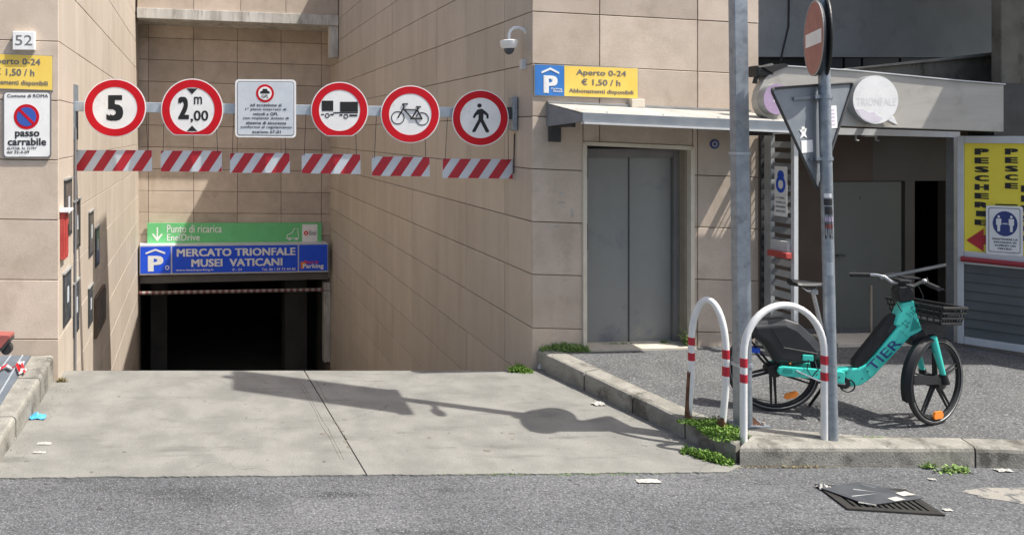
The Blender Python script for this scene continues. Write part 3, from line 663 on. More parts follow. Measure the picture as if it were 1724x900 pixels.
T.part('clamp', MB().box(a+.2, b-.2, y+.021, -.031, zl-.05+kb*a, zl+.03+kb*a), 'galv')

def clip(poly, x0, x1):
    for sgn, lim in ((1, x0), (-1, x1)):
        out = []
        for i in range(len(poly)):
            p, q = poly[i], poly[(i+1) % len(poly)]; a_, b_ = sgn*(p[0]-lim), sgn*(q[0]-lim)
            if a_ >= 0: out.append(p)
            if a_*b_ < 0: t = a_/(a_-b_); out.append((p[0]+(q[0]-p[0])*t, p[1]+(q[1]-p[1])*t))
        poly = out
        if not poly: return poly
    return poly
names = ['leftmost', 'second', 'third', 'fourth', 'fifth', 'rightmost']
under = ['number 5 sign', 'height limit sign', 'square gas notice', 'trailer sign', 'bicycle sign', 'walking person sign']
for i, (u0, v0, u1, v1, top, ph) in enumerate(((126, 252.5, 256, 288, 180, 0), (270.5, 253.5, 373.5, 289, 182, .0), (387, 257.5, 488, 291, 185, .02), (508, 258.5, 607, 292, 187, .0), (626, 263, 723.5, 296, 189, .0), (745, 266.5, 863, 299.5, 191, .04))):
    n = -.075
    a, b, z0, z1 = rect(GB, u0, v0, u1, v1, n); h = z1-z0
    T = Thing('striped_board', 'red and white striped board hanging under the '+under[i], 'warning board', GB, (a, .075, z0), group='striped boards hanging under the crossbar', shear=[.0, .0, .0, -.01, -.012, -.012][i])
    T.part('board', MB().box(a, b, .075, .087, z0, z1), 'board_white', bevel=.002)
    st = MB(); pitch = .238; x = a-.26+ph*2
    lean = h*.66
    while x < b:
        p = clip([(x, z0+.002), (x+pitch*.53, z0+.002), (x+pitch*.53+lean, z1-.002), (x+lean, z1-.002)], a+.003, b-.003)
        if len(p) > 2: st.prism(p, .0725, .076)
        x += pitch
    T.part('stripes', st, 'board_red')
    for q in (a+.03, b-.05):
        zz = zl+kb*q-.06
        T.part('hanging_wire', MB().tube([(q+(.02 if q == a+.03 else -.02), .03, zz+.05), (q, .07, z1-.02)], .0035, 5), 'ink')

# ------------------------------------------------------------------ green and blue boards over the garage
n = .12
a, b, z0, z1 = rect(BW, 248, 375.5, 541.5, 411, n); k = -.012
T = Thing('charging_point_sign', 'green sign with white arrow reading Punto di ricarica over the garage', 'sign', BW, (a, 0, z0), shear=k)
w = b-a; h = z1-z0; y = -n
T.part('panel_board', MB().box(a, b, y, y+.05, z0, z1), 'green_sign')
T.part('lettering', MB().text('Punto di ricarica', a+.11*w, a+.42*w, z0+.54*h, z0+.92*h, y-.003, .012), 'sign_white')
T.part('lettering', MB().text('EnelDrive', a+.11*w, a+.295*w, z0+.16*h, z0+.48*h, y-.003, .012), 'sign_white')
m = MB().box(a+.052*w, a+.060*w, y-.004, y, z0+.22*h, z0+.80*h)
m.prism([(a+.026*w, z0+.46*h), (a+.056*w, z0+.14*h), (a+.086*w, z0+.46*h), (a+.080*w, z0+.52*h), (a+.056*w, z0+.27*h), (a+.032*w, z0+.52*h)], y-.005, y+.001); T.part('arrow', m, 'sign_white')
m = MB(); m.tube([(a+.795*w, y-.003, z0+.22*h), (a+.80*w, y-.003, z0+.42*h), (a+.825*w, y-.003, z0+.5*h), (a+.84*w, y-.003, z0+.72*h), (a+.86*w, y-.003, z0+.72*h), (a+.865*w, y-.003, z0+.24*h), (a+.795*w, y-.003, z0+.24*h)], .012, 5)
m.disc(a+.812*w, z0+.22*h, .04, .04, y-.005, y, 12); m.disc(a+.852*w, z0+.22*h, .04, .04, y-.005, y, 12)
T.part('car_symbol', m, 'sign_white')
T.part('logo_field', MB().box(a+.885*w, a+.975*w, y-.004, y, z0+.05*h, z0+.92*h), 'sign_white')
T.part('logo', MB().disc(a+.908*w, z0+.5*h, .06, .06, y-.006, y, 12, inner=.4), 'logo_red')
T.part('lettering', MB().text('Enel', a+.928*w, a+.968*w, z0+.40*h, z0+.62*h, y-.006, .02), 'ink_grey')

n = .42
a, b, z0, z1 = rect(BW, 235, 412.5, 552.5, 463, n); k = -.006
T = Thing('parking_board', 'long blue parking board reading Mercato Trionfale Musei Vaticani', 'sign', BW, (a, 0, z0), shear=k)
w = b-a; h = z1-z0; y = -n
T.part('casing', MB().box(a, b, y, -.03, z0, z1), 'alu_white', bevel=.01)
s1, s2 = a+.165*w, a+.838*w
for q0, q1 in ((a+.02, s1-.018), (s1+.018, s2-.018), (s2+.018, b-.02)): T.part('blue_field', MB().box(q0, q1, y-.006, y, z0+.04, z1-.04), 'deep_blue')
parking_P(T, None, a+.02, s1-.06, z0+.04, z1-.08, y-.01)
T.part('lettering', MB().disc(a+.143*w, z0+.24*h, .055, .055, y-.010, y-.004, 18, inner=.6), 'sign_white')
T.part('lettering', MB().text('MERCATO TRIONFALE', a+.192*w, a+.822*w, z0+.60*h, z0+.86*h, y-.01, .045), 'sign_white')
T.part('lettering', MB().text('MUSEI  VATICANI', a+.268*w, a+.752*w, z0+.25*h, z0+.51*h, y-.01, .045), 'sign_white')
T.part('lettering', MB().text('www.bestinparking.it', a+.188*w, a+.385*w, z0+.10*h, z0+.185*h, y-.01, .025), 'sign_white')
T.part('lettering', MB().text('0 - 24', a+.485*w, a+.535*w, z0+.10*h, z0+.185*h, y-.01, .025), 'sign_white')
T.part('lettering', MB().text('Tel. 06 / 39 73 44 83', a+.64*w, a+.822*w, z0+.09*h, z0+.175*h, y-.01, .025), 'sign_white')
T.part('lettering', MB().text('Best in', a+.87*w, a+.945*w, z0+.30*h, z0+.42*h, y-.01, .03), 'logo_red')
T.part('lettering', MB().text('Parking', a+.862*w, a+.975*w, z0+.10*h, z0+.30*h, y-.012, .04), 'sign_white')
T.part('logo', MB().prism([(a+.852*w, z0+.12*h), (a+.850*w, z0+.36*h), (a+.875*w, z0+.38*h), (a+.868*w, z0+.14*h)], y-.011, y-.005), 'orange')

# height limit pole hanging across the opening
a, b, z0, z1 = rect(BW, 234, 490.5, 553, 496, .35); zc = (z0+z1)/2
T = Thing('height_bar', 'thin red and white striped height bar across the garage opening', 'height bar', BW, (a, 0, zc))
T.part('pole', MB().tube([(a, -.35, zc), (b, -.35, zc-.03)], .045, 10), 'bar_pale', smooth=True)
x = a
while x < b-.08:
    zz = zc-.03*(x-a)/(b-a); T.part('band', MB().tube([(x, -.35, zz), (x+.08, -.35, zz)], .048, 8), 'bar_red'); x += .16


# ------------------------------------------------------------------ fittings of the left side wall
def side_board(u0, u1, v0, v1, label, body, name='notice_board', cat='notice board'):
    s0, s1 = LW.px(u0, 300, .035)[0], LW.px(u1, 300, .035)[0]
    um = (u0+u1)/2; z1 = LW.px(um, v0, .035)[1]; z0 = LW.px(um, v1, .035)[1]
    T = Thing(name, label, cat, LW, (s0, 0, z0), group='framed boards on the left side wall')
    T.part('frame', MB().box(s0, s1, -.040, -.026, z0, z1), 'dark_metal')
    T.part('panel_sheet', MB().box(s0+.05, s1-.05, -.043, -.041, z0+.05, z1-.05), body)
    T.part('cap', MB().box(s0-.01, s1+.01, -.055, -.026, z1, z1+.02), 'alu_grey')
    c = (s0+s1)/2; T.part('label_sheet', MB().box(c-.05, c+.05, -.046, -.0435, z0+.40*(z1-z0), z0+.70*(z1-z0)), 'board_white')
side_board(109, 121, 302, 397, 'brown framed notice board high on the left side wall nearest the street', 'board_brown')
side_board(124.5, 135, 338, 418, 'brown framed notice board, second in the upper row on the left side wall', 'board_brown')
side_board(150, 157.5, 356, 430, 'narrow brown notice board, third in the upper row on the left side wall', 'board_brown')
side_board(161, 167, 382, 447, 'small glazed board in the shade strip, last in the upper row', 'board_dark')
side_board(107, 119.5, 456, 543, 'dark glazed notice board low on the left side wall nearest the street', 'board_dark')
side_board(124, 133, 474, 560, 'dark glazed notice board, second in the lower row on the left side wall', 'board_dark')
side_board(149, 156, 482, 546, 'dark glazed notice board, third in the lower row on the left side wall', 'board_dark')
s0, s1 = LW.px(160.5, 300, .05)[0], LW.px(175.5, 300, .05)[0]
T = Thing('meter_cabinet', 'dark brown louvred cabinet last in the lower row on the left side wall', 'cabinet', LW, (s0, 0, .0))
za, zb = LW.px(168, 490, .05)[1], LW.px(168, 555, .05)[1]
T.part('body', MB().box(s0, s1, -.07, -.026, zb, za), 'room_brown', bevel=.004)
for i in range(6):
    x = s0+.08+(s1-s0-.16)*i/5; T.part('rib', MB().box(x-.02, x+.02, -.085, -.071, zb+.05, za-.05), 'board_brown')
# red hydrant cabinet
s0, s1 = LW.px(97, 400, .0)[0], LW.px(106, 400, .1)[0]
za, zb = LW.px(101, 366, .12)[1], LW.px(101, 452, .12)[1]
T = Thing('hydrant_cabinet', 'narrow red fire hydrant cabinet on the left side wall by the corner', 'fire cabinet', LW, (s0, 0, zb))
T.part('body', MB().box(.05, .26, -.080, -.026, zb, za), 'hydrant_red', bevel=.008)
T.part('door', MB().box(.07, .24, -.086, -.081, zb+.04, za-.04), 'hydrant_red')
T.part('cap', MB().box(.03, .29, -.13, -.026, za, za+.025), 'sign_white')
T.part('handle', MB().box(.20, .22, -.10, -.086, zb+.25, zb+.37), 'dark_metal')
# conduit running down the wall
sc = LW.px(124.5, 400, .03)[0]
T = Thing('conduit', 'thin dark conduit running down the left side wall from the crossbar', 'pipe', LW, (sc, 0, -.6))
T.part('pipe', MB().tube([(sc, -.045, -.6), (sc, -.045, GB.px(124, 215)[1])], .016, 8), 'ink_grey')

# ------------------------------------------------------------------ camera dome, junction boxes, blue disc
CC = Frame(0, 8.47, 0); C = lambda u, v: (lambda q: (q[0], 0.0, q[1]))(CC.px(u, v))
T = Thing('security_camera', 'white dome security camera on a curved arm at the wall corner', 'camera', CC, C(890, 100))
T.part('wall_plate', MB().box(C(887, 0)[0], C(892, 0)[0]+.01, -.03, .05, C(0, 70)[2], C(0, 50)[2]), 'sign_white', bevel=.003)
arm = [C(889, 68), C(888, 58), C(882, 50), C(874, 46.5), C(866, 47), C(860, 51), C(857, 58), C(857, 70)]
T.part('arm', MB().tube(arm, .018, 12), 'sign_white', smooth=True)
c = C(857, 74); T.part('housing', MB().tube([(c[0], 0, C(0, 68)[2]), (c[0], 0, C(0, 69)[2]), (c[0], 0, C(0, 78)[2]), (c[0], 0, C(0, 82)[2])], [.09, .098, .092, .07], 24), 'sign_white', smooth=True)
T.part('dome', MB().ball((c[0], 0, C(0, 81)[2]), .06, .06, .075, 18, 8, math.pi/2, math.pi), 'dark_glass', smooth=True)
T.part('cable', MB().tube([C(887, 70), C(888, 85), C(887, 100)], .007, 6), 'ink_grey')
single('junction_box', 'small grey junction box under the dome camera', 'junction box', MB().box(C(877, 0)[0], C(889, 0)[0], -.02, .06, C(0, 117)[2], C(0, 100)[2]), 'alu_white', CC, C(877, 117), bevel=.008)
a, b, z0, z1 = rect(FR, 1062, 167, 1084, 181, .08)
single('junction_box', 'small pale junction box on the canopy beside the yellow sign', 'junction box', MB().box(a, b, -.10, -.026, z0, z1), 'cream', FR, (a, 0, z0), bevel=.006)
cx, cz = FR.px(1203, 242.5, .03)
T = Thing('blue_disc', 'small round dark blue sticker on the wall right of the lift door', 'sticker', FR, (cx, 0, cz))
T.part('disc', MB().disc(cx, cz, .055, .055, -.034, -.026, 24), 'navy'); T.part('ring', MB().disc(cx, cz, .032, .032, -.036, -.033, 20, inner=.6), 'alu_grey')

# ------------------------------------------------------------------ canopy over the lift
n = .80
cL = FR.px(918, 180)[0]; cRt = FR.px(1352, 215, n)[0]
ztL = FR.px(976, 189, n)[1]; zbL = FR.px(976, 206.5, n)[1]; fL = FR.px(975, 200, n)[0]
zw = FR.px(918, 173.5)[1]; kk = k_fr
T = Thing('canopy', 'grey metal canopy with pale sloping top above the lift door', 'canopy', FR, (cL, 0, zbL), shear=kk)
x0, x1 = cL, cRt
top = MB(); th = .012
segs = [x0, x0+(x1-x0)*.56, x1]
for i in range(2):
    q0, q1 = segs[i]+.004, segs[i+1]-.004
    mm = MB().add([(q0, -.03, zw), (q1, -.03, zw), (q1, -n, ztL), (q0, -n, ztL), (q0, -.03, zw-th), (q1, -.03, zw-th), (q1, -n, ztL-th), (q0, -n, ztL-th)], [(0, 3, 2, 1), (4, 5, 6, 7), (3, 7, 6, 2), (0, 1, 5, 4), (0, 4, 7, 3), (1, 2, 6, 5)])
    T.part('roof_sheet', mm, 'canopy_top')
T.part('fascia', MB().box(x0, x1, -n-.015, -n+.02, zbL+.012, ztL-.001), 'canopy_grey', bevel=.003)
T.part('gutter_lip', MB().box(x0+.01, x1, -n-.03, -n+.04, zbL-.012, zbL+.010), 'alu_white')
for xs in (x0, x1-.03):
    sd_ = MB().add([(xs, -.03, zw-th-.002), (xs, -n+.022, ztL-th-.002), (xs, -n+.022, zbL+.012), (xs, -.03, zbL-.03), (xs+.03, -.03, zw-th-.002), (xs+.03, -n+.022, ztL-th-.002), (xs+.03, -n+.022, zbL+.012), (xs+.03, -.03, zbL-.03)], [(0, 1, 2, 3), (7, 6, 5, 4), (0, 4, 5, 1), (1, 5, 6, 2), (2, 6, 7, 3), (3, 7, 4, 0)])
    T.part('end_panel', sd_, 'canopy_grey')
for xs in (x0+.02, x1-.16):
    T.part('wall_bracket', MB().box(xs, xs+.12, -.09, -.026, zbL-.20, zbL+.03), 'dark_metal', bevel=.004)
    T.part('bracket_arm', MB().box(xs+.03, xs+.07, -.5, -.09, zbL-.04, zbL+.01), 'dark_metal')
T.part('rear_rail', MB().box(x0, x1, -.07, -.027, zw-.001, zw+.022), 'alu_grey')
for xs in (.3, .9, 1.5, 2.1): T.part('screw', MB().ball((x0+xs, -n+.06, ztL+.01), .012, .012, .012, 8, 5), 'alu_grey')

# ------------------------------------------------------------------ market entrance on the right
sE0, sE1 = FR.px(1345, 300)[0], FR.px(1612, 300)[0]
zH0 = FR.px(1500, 228)[1]
mk = Thing('market_entrance', 'dark open market entrance with grey metal frame behind the bicycle', 'building', FR, (s1275, 0, 0))
hd = MB().prism([(FR.px(1344, 0)[0], FR.px(1344, 213)[1]), (sE1, FR.px(1612, 222)[1]), (sE1, FR.px(1612, 231.5)[1]), (FR.px(1344, 0)[0], FR.px(1344, 225)[1])], -.03, .05)
mk.part('header_beam', hd, 'alu_white')
mk.part('door_post', MB().box(FR.px(1600, 300)[0], sE1, -.04, .05, .15, FR.px(1612, 231.5)[1]-.002), 'alu_grey', bevel=.003)
rm = MB(); zc_ = FR.px(1500, 213)[1]
RD = .6; rx0, rx1 = s1275+.0, sE1+1.6
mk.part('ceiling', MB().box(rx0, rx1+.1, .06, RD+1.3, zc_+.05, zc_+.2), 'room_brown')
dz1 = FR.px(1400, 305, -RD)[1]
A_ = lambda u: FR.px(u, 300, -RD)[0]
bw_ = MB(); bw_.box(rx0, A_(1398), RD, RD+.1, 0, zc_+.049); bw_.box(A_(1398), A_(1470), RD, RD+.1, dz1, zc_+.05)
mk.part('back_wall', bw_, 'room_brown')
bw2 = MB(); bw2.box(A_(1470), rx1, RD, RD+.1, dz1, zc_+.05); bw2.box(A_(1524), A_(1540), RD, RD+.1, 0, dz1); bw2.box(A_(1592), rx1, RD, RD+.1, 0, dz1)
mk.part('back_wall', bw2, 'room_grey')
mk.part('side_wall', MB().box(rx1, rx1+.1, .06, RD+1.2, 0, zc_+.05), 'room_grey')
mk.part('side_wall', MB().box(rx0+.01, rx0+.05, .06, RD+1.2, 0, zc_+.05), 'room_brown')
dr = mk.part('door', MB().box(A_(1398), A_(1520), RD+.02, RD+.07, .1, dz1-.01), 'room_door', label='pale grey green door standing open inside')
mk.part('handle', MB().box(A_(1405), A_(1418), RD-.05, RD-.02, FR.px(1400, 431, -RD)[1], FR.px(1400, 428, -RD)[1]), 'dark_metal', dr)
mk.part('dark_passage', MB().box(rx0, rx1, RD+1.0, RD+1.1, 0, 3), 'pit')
mk.part('floor_slab', MB().box(rx0, rx1, .0, RD+1, .0, .212), 'asphalt_walk')
mk.part('threshold', MB().box(FR.px(1392, 0)[0], FR.px(1532, 0)[0], -.15, .25, .1, .245), 'sill_stone', bevel=.006)
hr0, hr1 = FR.px(1480, 468, -.3), FR.px(1600, 444, -.3)
mk.part('handrail', MB().tube([(hr0[0], .3, hr0[1]), (hr1[0], .3, hr1[1])], .022, 8), 'alu_grey', smooth=True)
hq = FR.px(1466, 480, -.3); mk.part('rail_post', MB().tube([(hq[0], .3, .2), (hq[0], .3, hq[1])], .016, 8), 'brown_jamb')
for u in (1441, 1475):
    q = FR.px(u, 226, -.12); mk.part('door_closer_hook', MB().tube([(q[0], .12, q[1]), (q[0]-.005, .12, q[1]-.07), (q[0]+.03, .12, q[1]-.075)], .012, 6), 'alu_grey')
q = FR.px(1455, 226, -.12); mk.part('closer_body', MB().box(q[0]-.02, q[0]+.12, .09, .15, q[1]-.03, q[1]+.02), 'alu_grey')

# fascia sign box
n = .60
fz = MB(); P2 = lambda u, v: FR.px(u, v, n)
outl = [(1320, 112), (1440, 120), (1610, 136.5), (1690, 143), (1690, 222), (1610, 219), (1440, 213), (1340, 209), (1316, 207), (1298, 202), (1284, 194), (1277, 182), (1275, 168), (1278, 152), (1286, 136), (1300, 120)]
T = Thing('market_fascia', 'long brushed metal fascia with rounded end above the market entrance', 'sign', FR, (P2(1275, 220)[0], 0, P2(1275, 220)[1]))
T.part('box_body', MB().prism([P2(*q) for q in outl], -n, -n+.09), 'brushed', bevel=.006)
for u in (1400, 1540, 1680): T.part('support_arm', MB().box(P2(u, 0)[0], P2(u, 0)[0]+.06, -n+.091, .0, P2(u, 190)[1], P2(u, 180)[1]), 'dark_metal')
T.part('top_trim', MB().prism([P2(1320, 110), P2(1440, 118), P2(1610, 134.5), P2(1690, 141), P2(1690, 143), P2(1610, 136.4), P2(1440, 119.9), P2(1320, 111.9)], -n-.02, -n+.09), 'alu_white')
n2 = .68
def disc_sign(name, label, cu, cv, ru, rv, face, txt, tm, bub=False):
    cx, cz = FR.px(cu, cv, n2); rx = FR.px(cu+ru, cv, n2)[0]-cx; rz = cz-FR.px(cu, cv+rv, n2)[1]
    T = Thing(name, label, 'sign', FR, (cx, 0, cz-rz))
    b_ = MB().disc(cx, cz, rx, rz, -n2, -.602, 48)
    T.part('drum', b_, 'alu_grey'); T.part('face', MB().disc(cx, cz, rx*.985, rz*.985, -n2-.003, -n2+.002, 48), face)
    if bub:
        q0, q1, q2 = FR.px(1493, 201, n2), FR.px(1512, 211, n2), FR.px(1505, 196, n2)
        T.part('bubble_tail', MB().prism([q0, q1, q2], -n2, -.62), face)
        T.part('lilac_blotch', MB().prism([FR.px(u, v, n2) for u, v in ((1441, 184), (1452, 183), (1462, 190), (1470, 188), (1476, 194), (1486, 199), (1479, 205), (1464, 206), (1450, 199))], -n2-.005, -n2-.003), 'faint_lilac')  # pale lilac blotch low on the face
    a0, z0 = FR.px(*txt[1], n2); a1, z1 = FR.px(*txt[2], n2)
    T.part('lettering', MB().text(txt[0], a0, a1, min(z0, z1), max(z0, z1), -n2-.0042, 0.0), tm)
disc_sign('bubble_sign', 'round white speech bubble sign on the fascia with washed-out pale lettering', 1474, 168, 38.5, 41, 'sign_white', ('TRIONFALE', (1441, 178), (1508, 165)), 'faint', True)
disc_sign('purple_round_sign', 'round purple sign at the rounded end of the fascia behind the triangle', 1308, 167, 23, 26, 'purple', ('IN', (1302, 172), (1316, 155)), 'sign_white')
# curved black clutter on the fascia end, reduced to simple shapes
T = Thing('black_clutter', 'small black clutter on top of the fascia end', 'clutter', FR, (P2(1290, 125)[0], -.5, P2(1290, 125)[1]))
g = lambda u, v: (P2(u, v)[0], -.55, P2(u, v)[1])
hb = MB(); q = g(1290, 118); hb.box(q[0]-.10, q[0]+.10, -.60, -.45, q[2]-.07, q[2]+.05); T.part('housing', hb, 'black', bevel=.02)
T.part('arm', MB().tube([g(1276, 140), g(1281, 122), g(1292, 112), (g(1306, 109))], .022, 8), 'black')
T.part('black_flap', MB().prism([(q[0]-.05, q[2]+.03), (q[0]+.20, q[2]+.07), (q[0]+.23, q[2]+.04), (q[0]+.05, q[2]-.03)], -.62, -.44), 'black')

# louvred leaf folded open at right angles to the wall
LV = Frame(*FR.w(s1275+.03, -.03)[:2], AF-R(90)+R(1))
sA = lambda u: LV.px(u, 300)[0]
zT = LV.px(1310, 226)[1]; zB = .30
T = Thing('louvred_gate', 'open metal louvred gate leaf with a white poster, left of the entrance', 'gate', LV, (0, 0, zB))
def stile(a, b, m='alu_white', z1=zT): T.part('stile', MB().box(a, b, -.025, .025, zB, z1), m, bevel=.003)
a1, a2, a3, a4 = sA(1290), sA(1301), sA(1335), sA(1340.5)
stile(a1, a2, 'alu_grey'); stile(a3, a4, 'alu_white'); stile(.0, .02, 'dark_metal')
T.part('top_rail', MB().box(.02, a4, -.03, .03, zT+.002, zT+.045), 'alu_white')
T.part('bottom_rail', MB().box(.02, a4, -.028, .028, zB-.06, zB-.002), 'alu_grey')
zz = zB+.04
while zz < zT-.04:
    for q0, q1, mt in ((.022, a1-.002, 'dark_metal'), (a2+.002, a3-.002, 'slat')):
        sl = MB().add([(q0, -.022, zz), (q1, -.022, zz), (q1, .022, zz+.062), (q0, .022, zz+.062), (q0, -.022, zz+.006), (q1, -.022, zz+.006), (q1, .022, zz+.068), (q0, .022, zz+.068)], [(0, 1, 2, 3), (7, 6, 5, 4), (0, 4, 5, 1), (2, 6, 7, 3), (1, 5, 6, 2), (0, 3, 7, 4)])
        T.part('louvre_slat', sl, mt)
    zz += .118
q0, q1 = sA(1308), sA(1337)
zr0, zr1 = LV.px(1322, 432)[1], LV.px(1322, 422)[1]
T2 = Thing('push_bar', 'red push bar on the louvred gate leaf', 'push bar', LV, (q0, 0, zr0))
T2.part('bar', MB().box(q0, q1+.03, -.12, -.05, zr0, zr1), 'hydrant_red', bevel=.008)
T2.part('backplate', MB().box(q0-.02, q1-.02, -.06, -.026, zr1-.0, zr1+.11), 'alu_white')
q0, q1 = LV.px(1304, 300, .04)[0], LV.px(1325, 300, .04)[0]; z1_, z0_ = LV.px(1315, 280, .04)[1], LV.px(1315, 364, .04)[1]
T2 = Thing('mask_poster', 'narrow white poster with blue round pictograms on the louvred gate', 'poster', LV, (q0, 0, z0_))
T2.part('sheet', MB().box(q0, q1, -.04, -.036, z0_, z1_), 'sign_white')
cx = (q0+q1)/2; hh = z1_-z0_; ww = q1-q0
T2.part('pictogram', MB().disc(cx, z0_+.82*hh, ww*.26, hh*.10, -.042, -.04, 20), 'poster_blue')
T2.part('pictogram', MB().disc(cx, z0_+.64*hh, ww*.38, hh*.17, -.0425, -.04, 24, inner=.55), 'poster_blue')
for i, (tx) in enumerate(('E\' OBBL.', 'USARE LA', 'MASCHERINA', 'PROTETTIVA')):
    T2.part('lettering', MB().text(tx, q0+.12*ww, q1-.12*ww, z0_+(.35-.09*i)*hh, z0_+(.39-.09*i)*hh, -.042, .01), 'ink_grey')

# fishmonger's leaf on the right, swung towards the street
PS = Frame(8.125, 8.52, math.atan2(-.39, .355))
S = lambda u, v=300, n=0: PS.px(u, v, n)
T = Thing('fish_shop_panel', 'yellow fishmonger panel in a pale metal frame over a dark shutter, right edge', 'sign', PS, (0, 0, .2))
zt = S(1618, 229)[1]; zp1 = S(1624, 241)[1]; zp0 = S(1624, 422)[1]; zsb = S(1640, 577)[1]
send = 2.4
fr2 = MB(); T.part('stile', MB().box(0, S(1623)[0], -.03, .03, zsb-.02, zt), 'alu_white', bevel=.004)
T.part('rail', MB().box(S(1623)[0]+.002, send, -.03, .03, zp1, zt), 'alu_white', bevel=.004)
T.part('rail', MB().box(S(1623)[0]+.002, send, -.03, .03, S(1640, 445)[1], zp0), 'alu_white', bevel=.004)
T.part('rail', MB().box(S(1623)[0]+.002, send, -.03, .03, zsb-.02, zsb+.06), 'alu_white', bevel=.004)
T.part('panel_board', MB().box(S(1623)[0]+.003, send, .0, .02, zp0, zp1), 'yellow_dull')
def vtext(word, u0, u1, v0, v1):
    k_ = len(word); 
    for i, ch in enumerate(word):
        va = v0+(v1-v0)*i/k_; vb_ = va+(v1-v0)/k_*.72
        a, za = S(u0, va); b, zb = S(u1, vb_)
        if ch == 'I': a, b = a+.1*(b-a), b-.1*(b-a)
        T.part('lettering', MB().text(ch, a, b, zb, za, -.004, .085), 'black')
vtext('PESCHERIE', 1641, 1665, 250, 384); vtext('PESCE', 1692, 1714, 250, 322); vtext('FRESCO', 1719, 1741, 312, 412)
ar = [S(u, v) for u, v in ((1627, 404), (1656, 385), (1656, 396), (1720, 396), (1720, 411), (1656, 411), (1656, 423))]
T.part('arrow', MB().prism(ar, -.006, -.001), 'board_red')
T.part('line_mark', MB().prism([S(1676, 343), S(1713, 344), S(1713, 346), S(1676, 345)], -.005, -.001), 'black')
rb0 = S(1616, 437)[1]; T.part('red_bar', MB().tube([(.03, -.06, S(1616, 434)[1]), (send, -.06, S(1616, 434)[1]-.03)], .03, 10), 'dull_red', smooth=True)
zz = zsb+.065; zend = S(1640, 446)[1]
while zz < zend-.05:
    T.part('shutter_slat', MB().add([(S(1623)[0]+.003, -.004, zz), (send, -.004, zz), (send, .012, zz+.098), (S(1623)[0]+.003, .012, zz+.098), (S(1623)[0]+.003, .03, zz), (send, .03, zz), (send, .03, zz+.098), (S(1623)[0]+.003, .03, zz+.098)], [(0, 1, 2, 3), (7, 6, 5, 4), (0, 4, 5, 1), (3, 2, 6, 7), (0, 3, 7, 4), (1, 5, 6, 2)]), 'shutter')
    zz += .104
a, b, z0, z1 = rect(PS, 1660, 345.5, 1722.5, 427, .03)
T = Thing('distance_poster', 'white notice with two figures in a dark blue circle on the yellow panel', 'notice', PS, (a, 0, z0), shear=.02)
w = b-a; h = z1-z0; y = -.034
T.part('sheet', MB().prism(rrect(a, b, z0, z1, .02), y, y+.004), 'sign_white')
T.part('border_line', MB().prism(rrect(a+.07*w, b-.07*w, z0+.05*h, z1-.04*h, .02), y-.001, y), 'ink_grey'); T.part('face', MB().prism(rrect(a+.09*w, b-.09*w, z0+.065*h, z1-.055*h, .018), y-.002, y), 'sign_white')
cx, cz = a+.52*w, z0+.64*h; T.part('roundel', MB().disc(cx, cz, .335*w, .255*h, y-.004, y, 36), 'navy')
for s in (-1, 1):
    f = MB(); x = cx+s*.17*w; f.disc(x, cz+.14*h, .035*w, .028*h, y-.006, y, 12); f.prism([(x-.07*w, cz+.10*h), (x+.07*w, cz+.10*h), (x+.07*w, cz-.03*h), (x+.04*w, cz-.03*h), (x+.035*w, cz-.16*h), (x-.035*w, cz-.16*h), (x-.04*w, cz-.03*h), (x-.07*w, cz-.03*h)], y-.006, y); T.part('figure', f, 'sign_white')
T.part('line_mark', MB().box(cx-.07*w, cx+.07*w, y-.006, y, cz-.012*h, cz+.012*h), 'board_white')
for i, (tx, f0, f1) in enumerate((('MANTENERE LA', .18, .86), ('DISTANZA DI', .22, .82), ('ALMENO UN', .24, .80), ('METRO', .34, .70))):
    zz = z0+(.305-.065*i)*h; T.part('lettering', MB().text(tx, a+f0*w, a+f1*w, zz, zz+.038*h, y-.004, .03), 'ink')

# masses behind and above the entrance
UW = Frame(6.2, 11.4, R(2))
ubd = Thing('upper_building', 'dark grey rendered upper building behind the market fascia', 'building', UW, (0, 0, 2.6))
ubd.part('wall', MB().box(0.3, 16, 0, .3, UW.px(1600, 97)[1], 8.5), 'upper_wall')
for i, u in enumerate((1385, 1425, 1456, 1520, 1590, 1660)):
    a0 = UW.px(u, 100)[0]; a1 = UW.px((1425, 1456, 1520, 1590, 1660, 1760)[i], 100)[0]
    ubd.part('window_pane', MB().box(a0+.02, a1-.02, .05, .08, 3.2, UW.px(1600, 97)[1]-.004), 'dark_glass')
ubd.part('window_back', MB().box(0.3, 16, .12, .2, 2.6, UW.px(1600, 97)[1]-.004), 'dark_metal')
a0 = UW.px(1278, 100)[0]; ubd.part('cable', MB().tube([(UW.px(1322, 40)[0]+.1, -.02, 8.0), (UW.px(1326, 45)[0], -.02, UW.px(1326, 45)[1]), (UW.px(1312, 105)[0], -.02, UW.px(1312, 105)[1])], .012, 6), 'dark_metal')
# soffit that keeps the right hand part in shade
ov = MB().slab([(6.05, 10.0), (24, 10.0), (24, 12), (6.05, 12)], 5.6, 5.9)
ov.slab([(9.06, 6.62), (24, 6.62), (24, 10.002), (9.06, 10.002)], 5.601, 5.899)
T = Thing('overhanging_storey', 'storey overhanging the market entrance above the picture', 'building')
T.part('floor_slab', ov, 'upper_wall'); T.part('wall', MB().box(9.1, 24, 6.7, 6.9, 5.902, 6.4), 'upper_wall')
DG = Frame(*FR.w(s1275+.6, .9)[:2], AF)
D = lambda u, v: DG.px(u, v)
T = Thing('ramp_parapet', 'stained concrete parapet rising to the right above the fascia', 'parapet', DG, (D(1420, 200)[0], 0, 2.6))
T.part('wall', MB().prism([D(1400, 120), D(1700, 91), D(1700, 200), D(1400, 200)], .02, .25), 'mossy')
T.part('coping', MB().prism([D(1400, 118), D(1702, 85), D(1702, 91), D(1400, 121)], -.03, .30), 'mossy_top', bevel=.006)
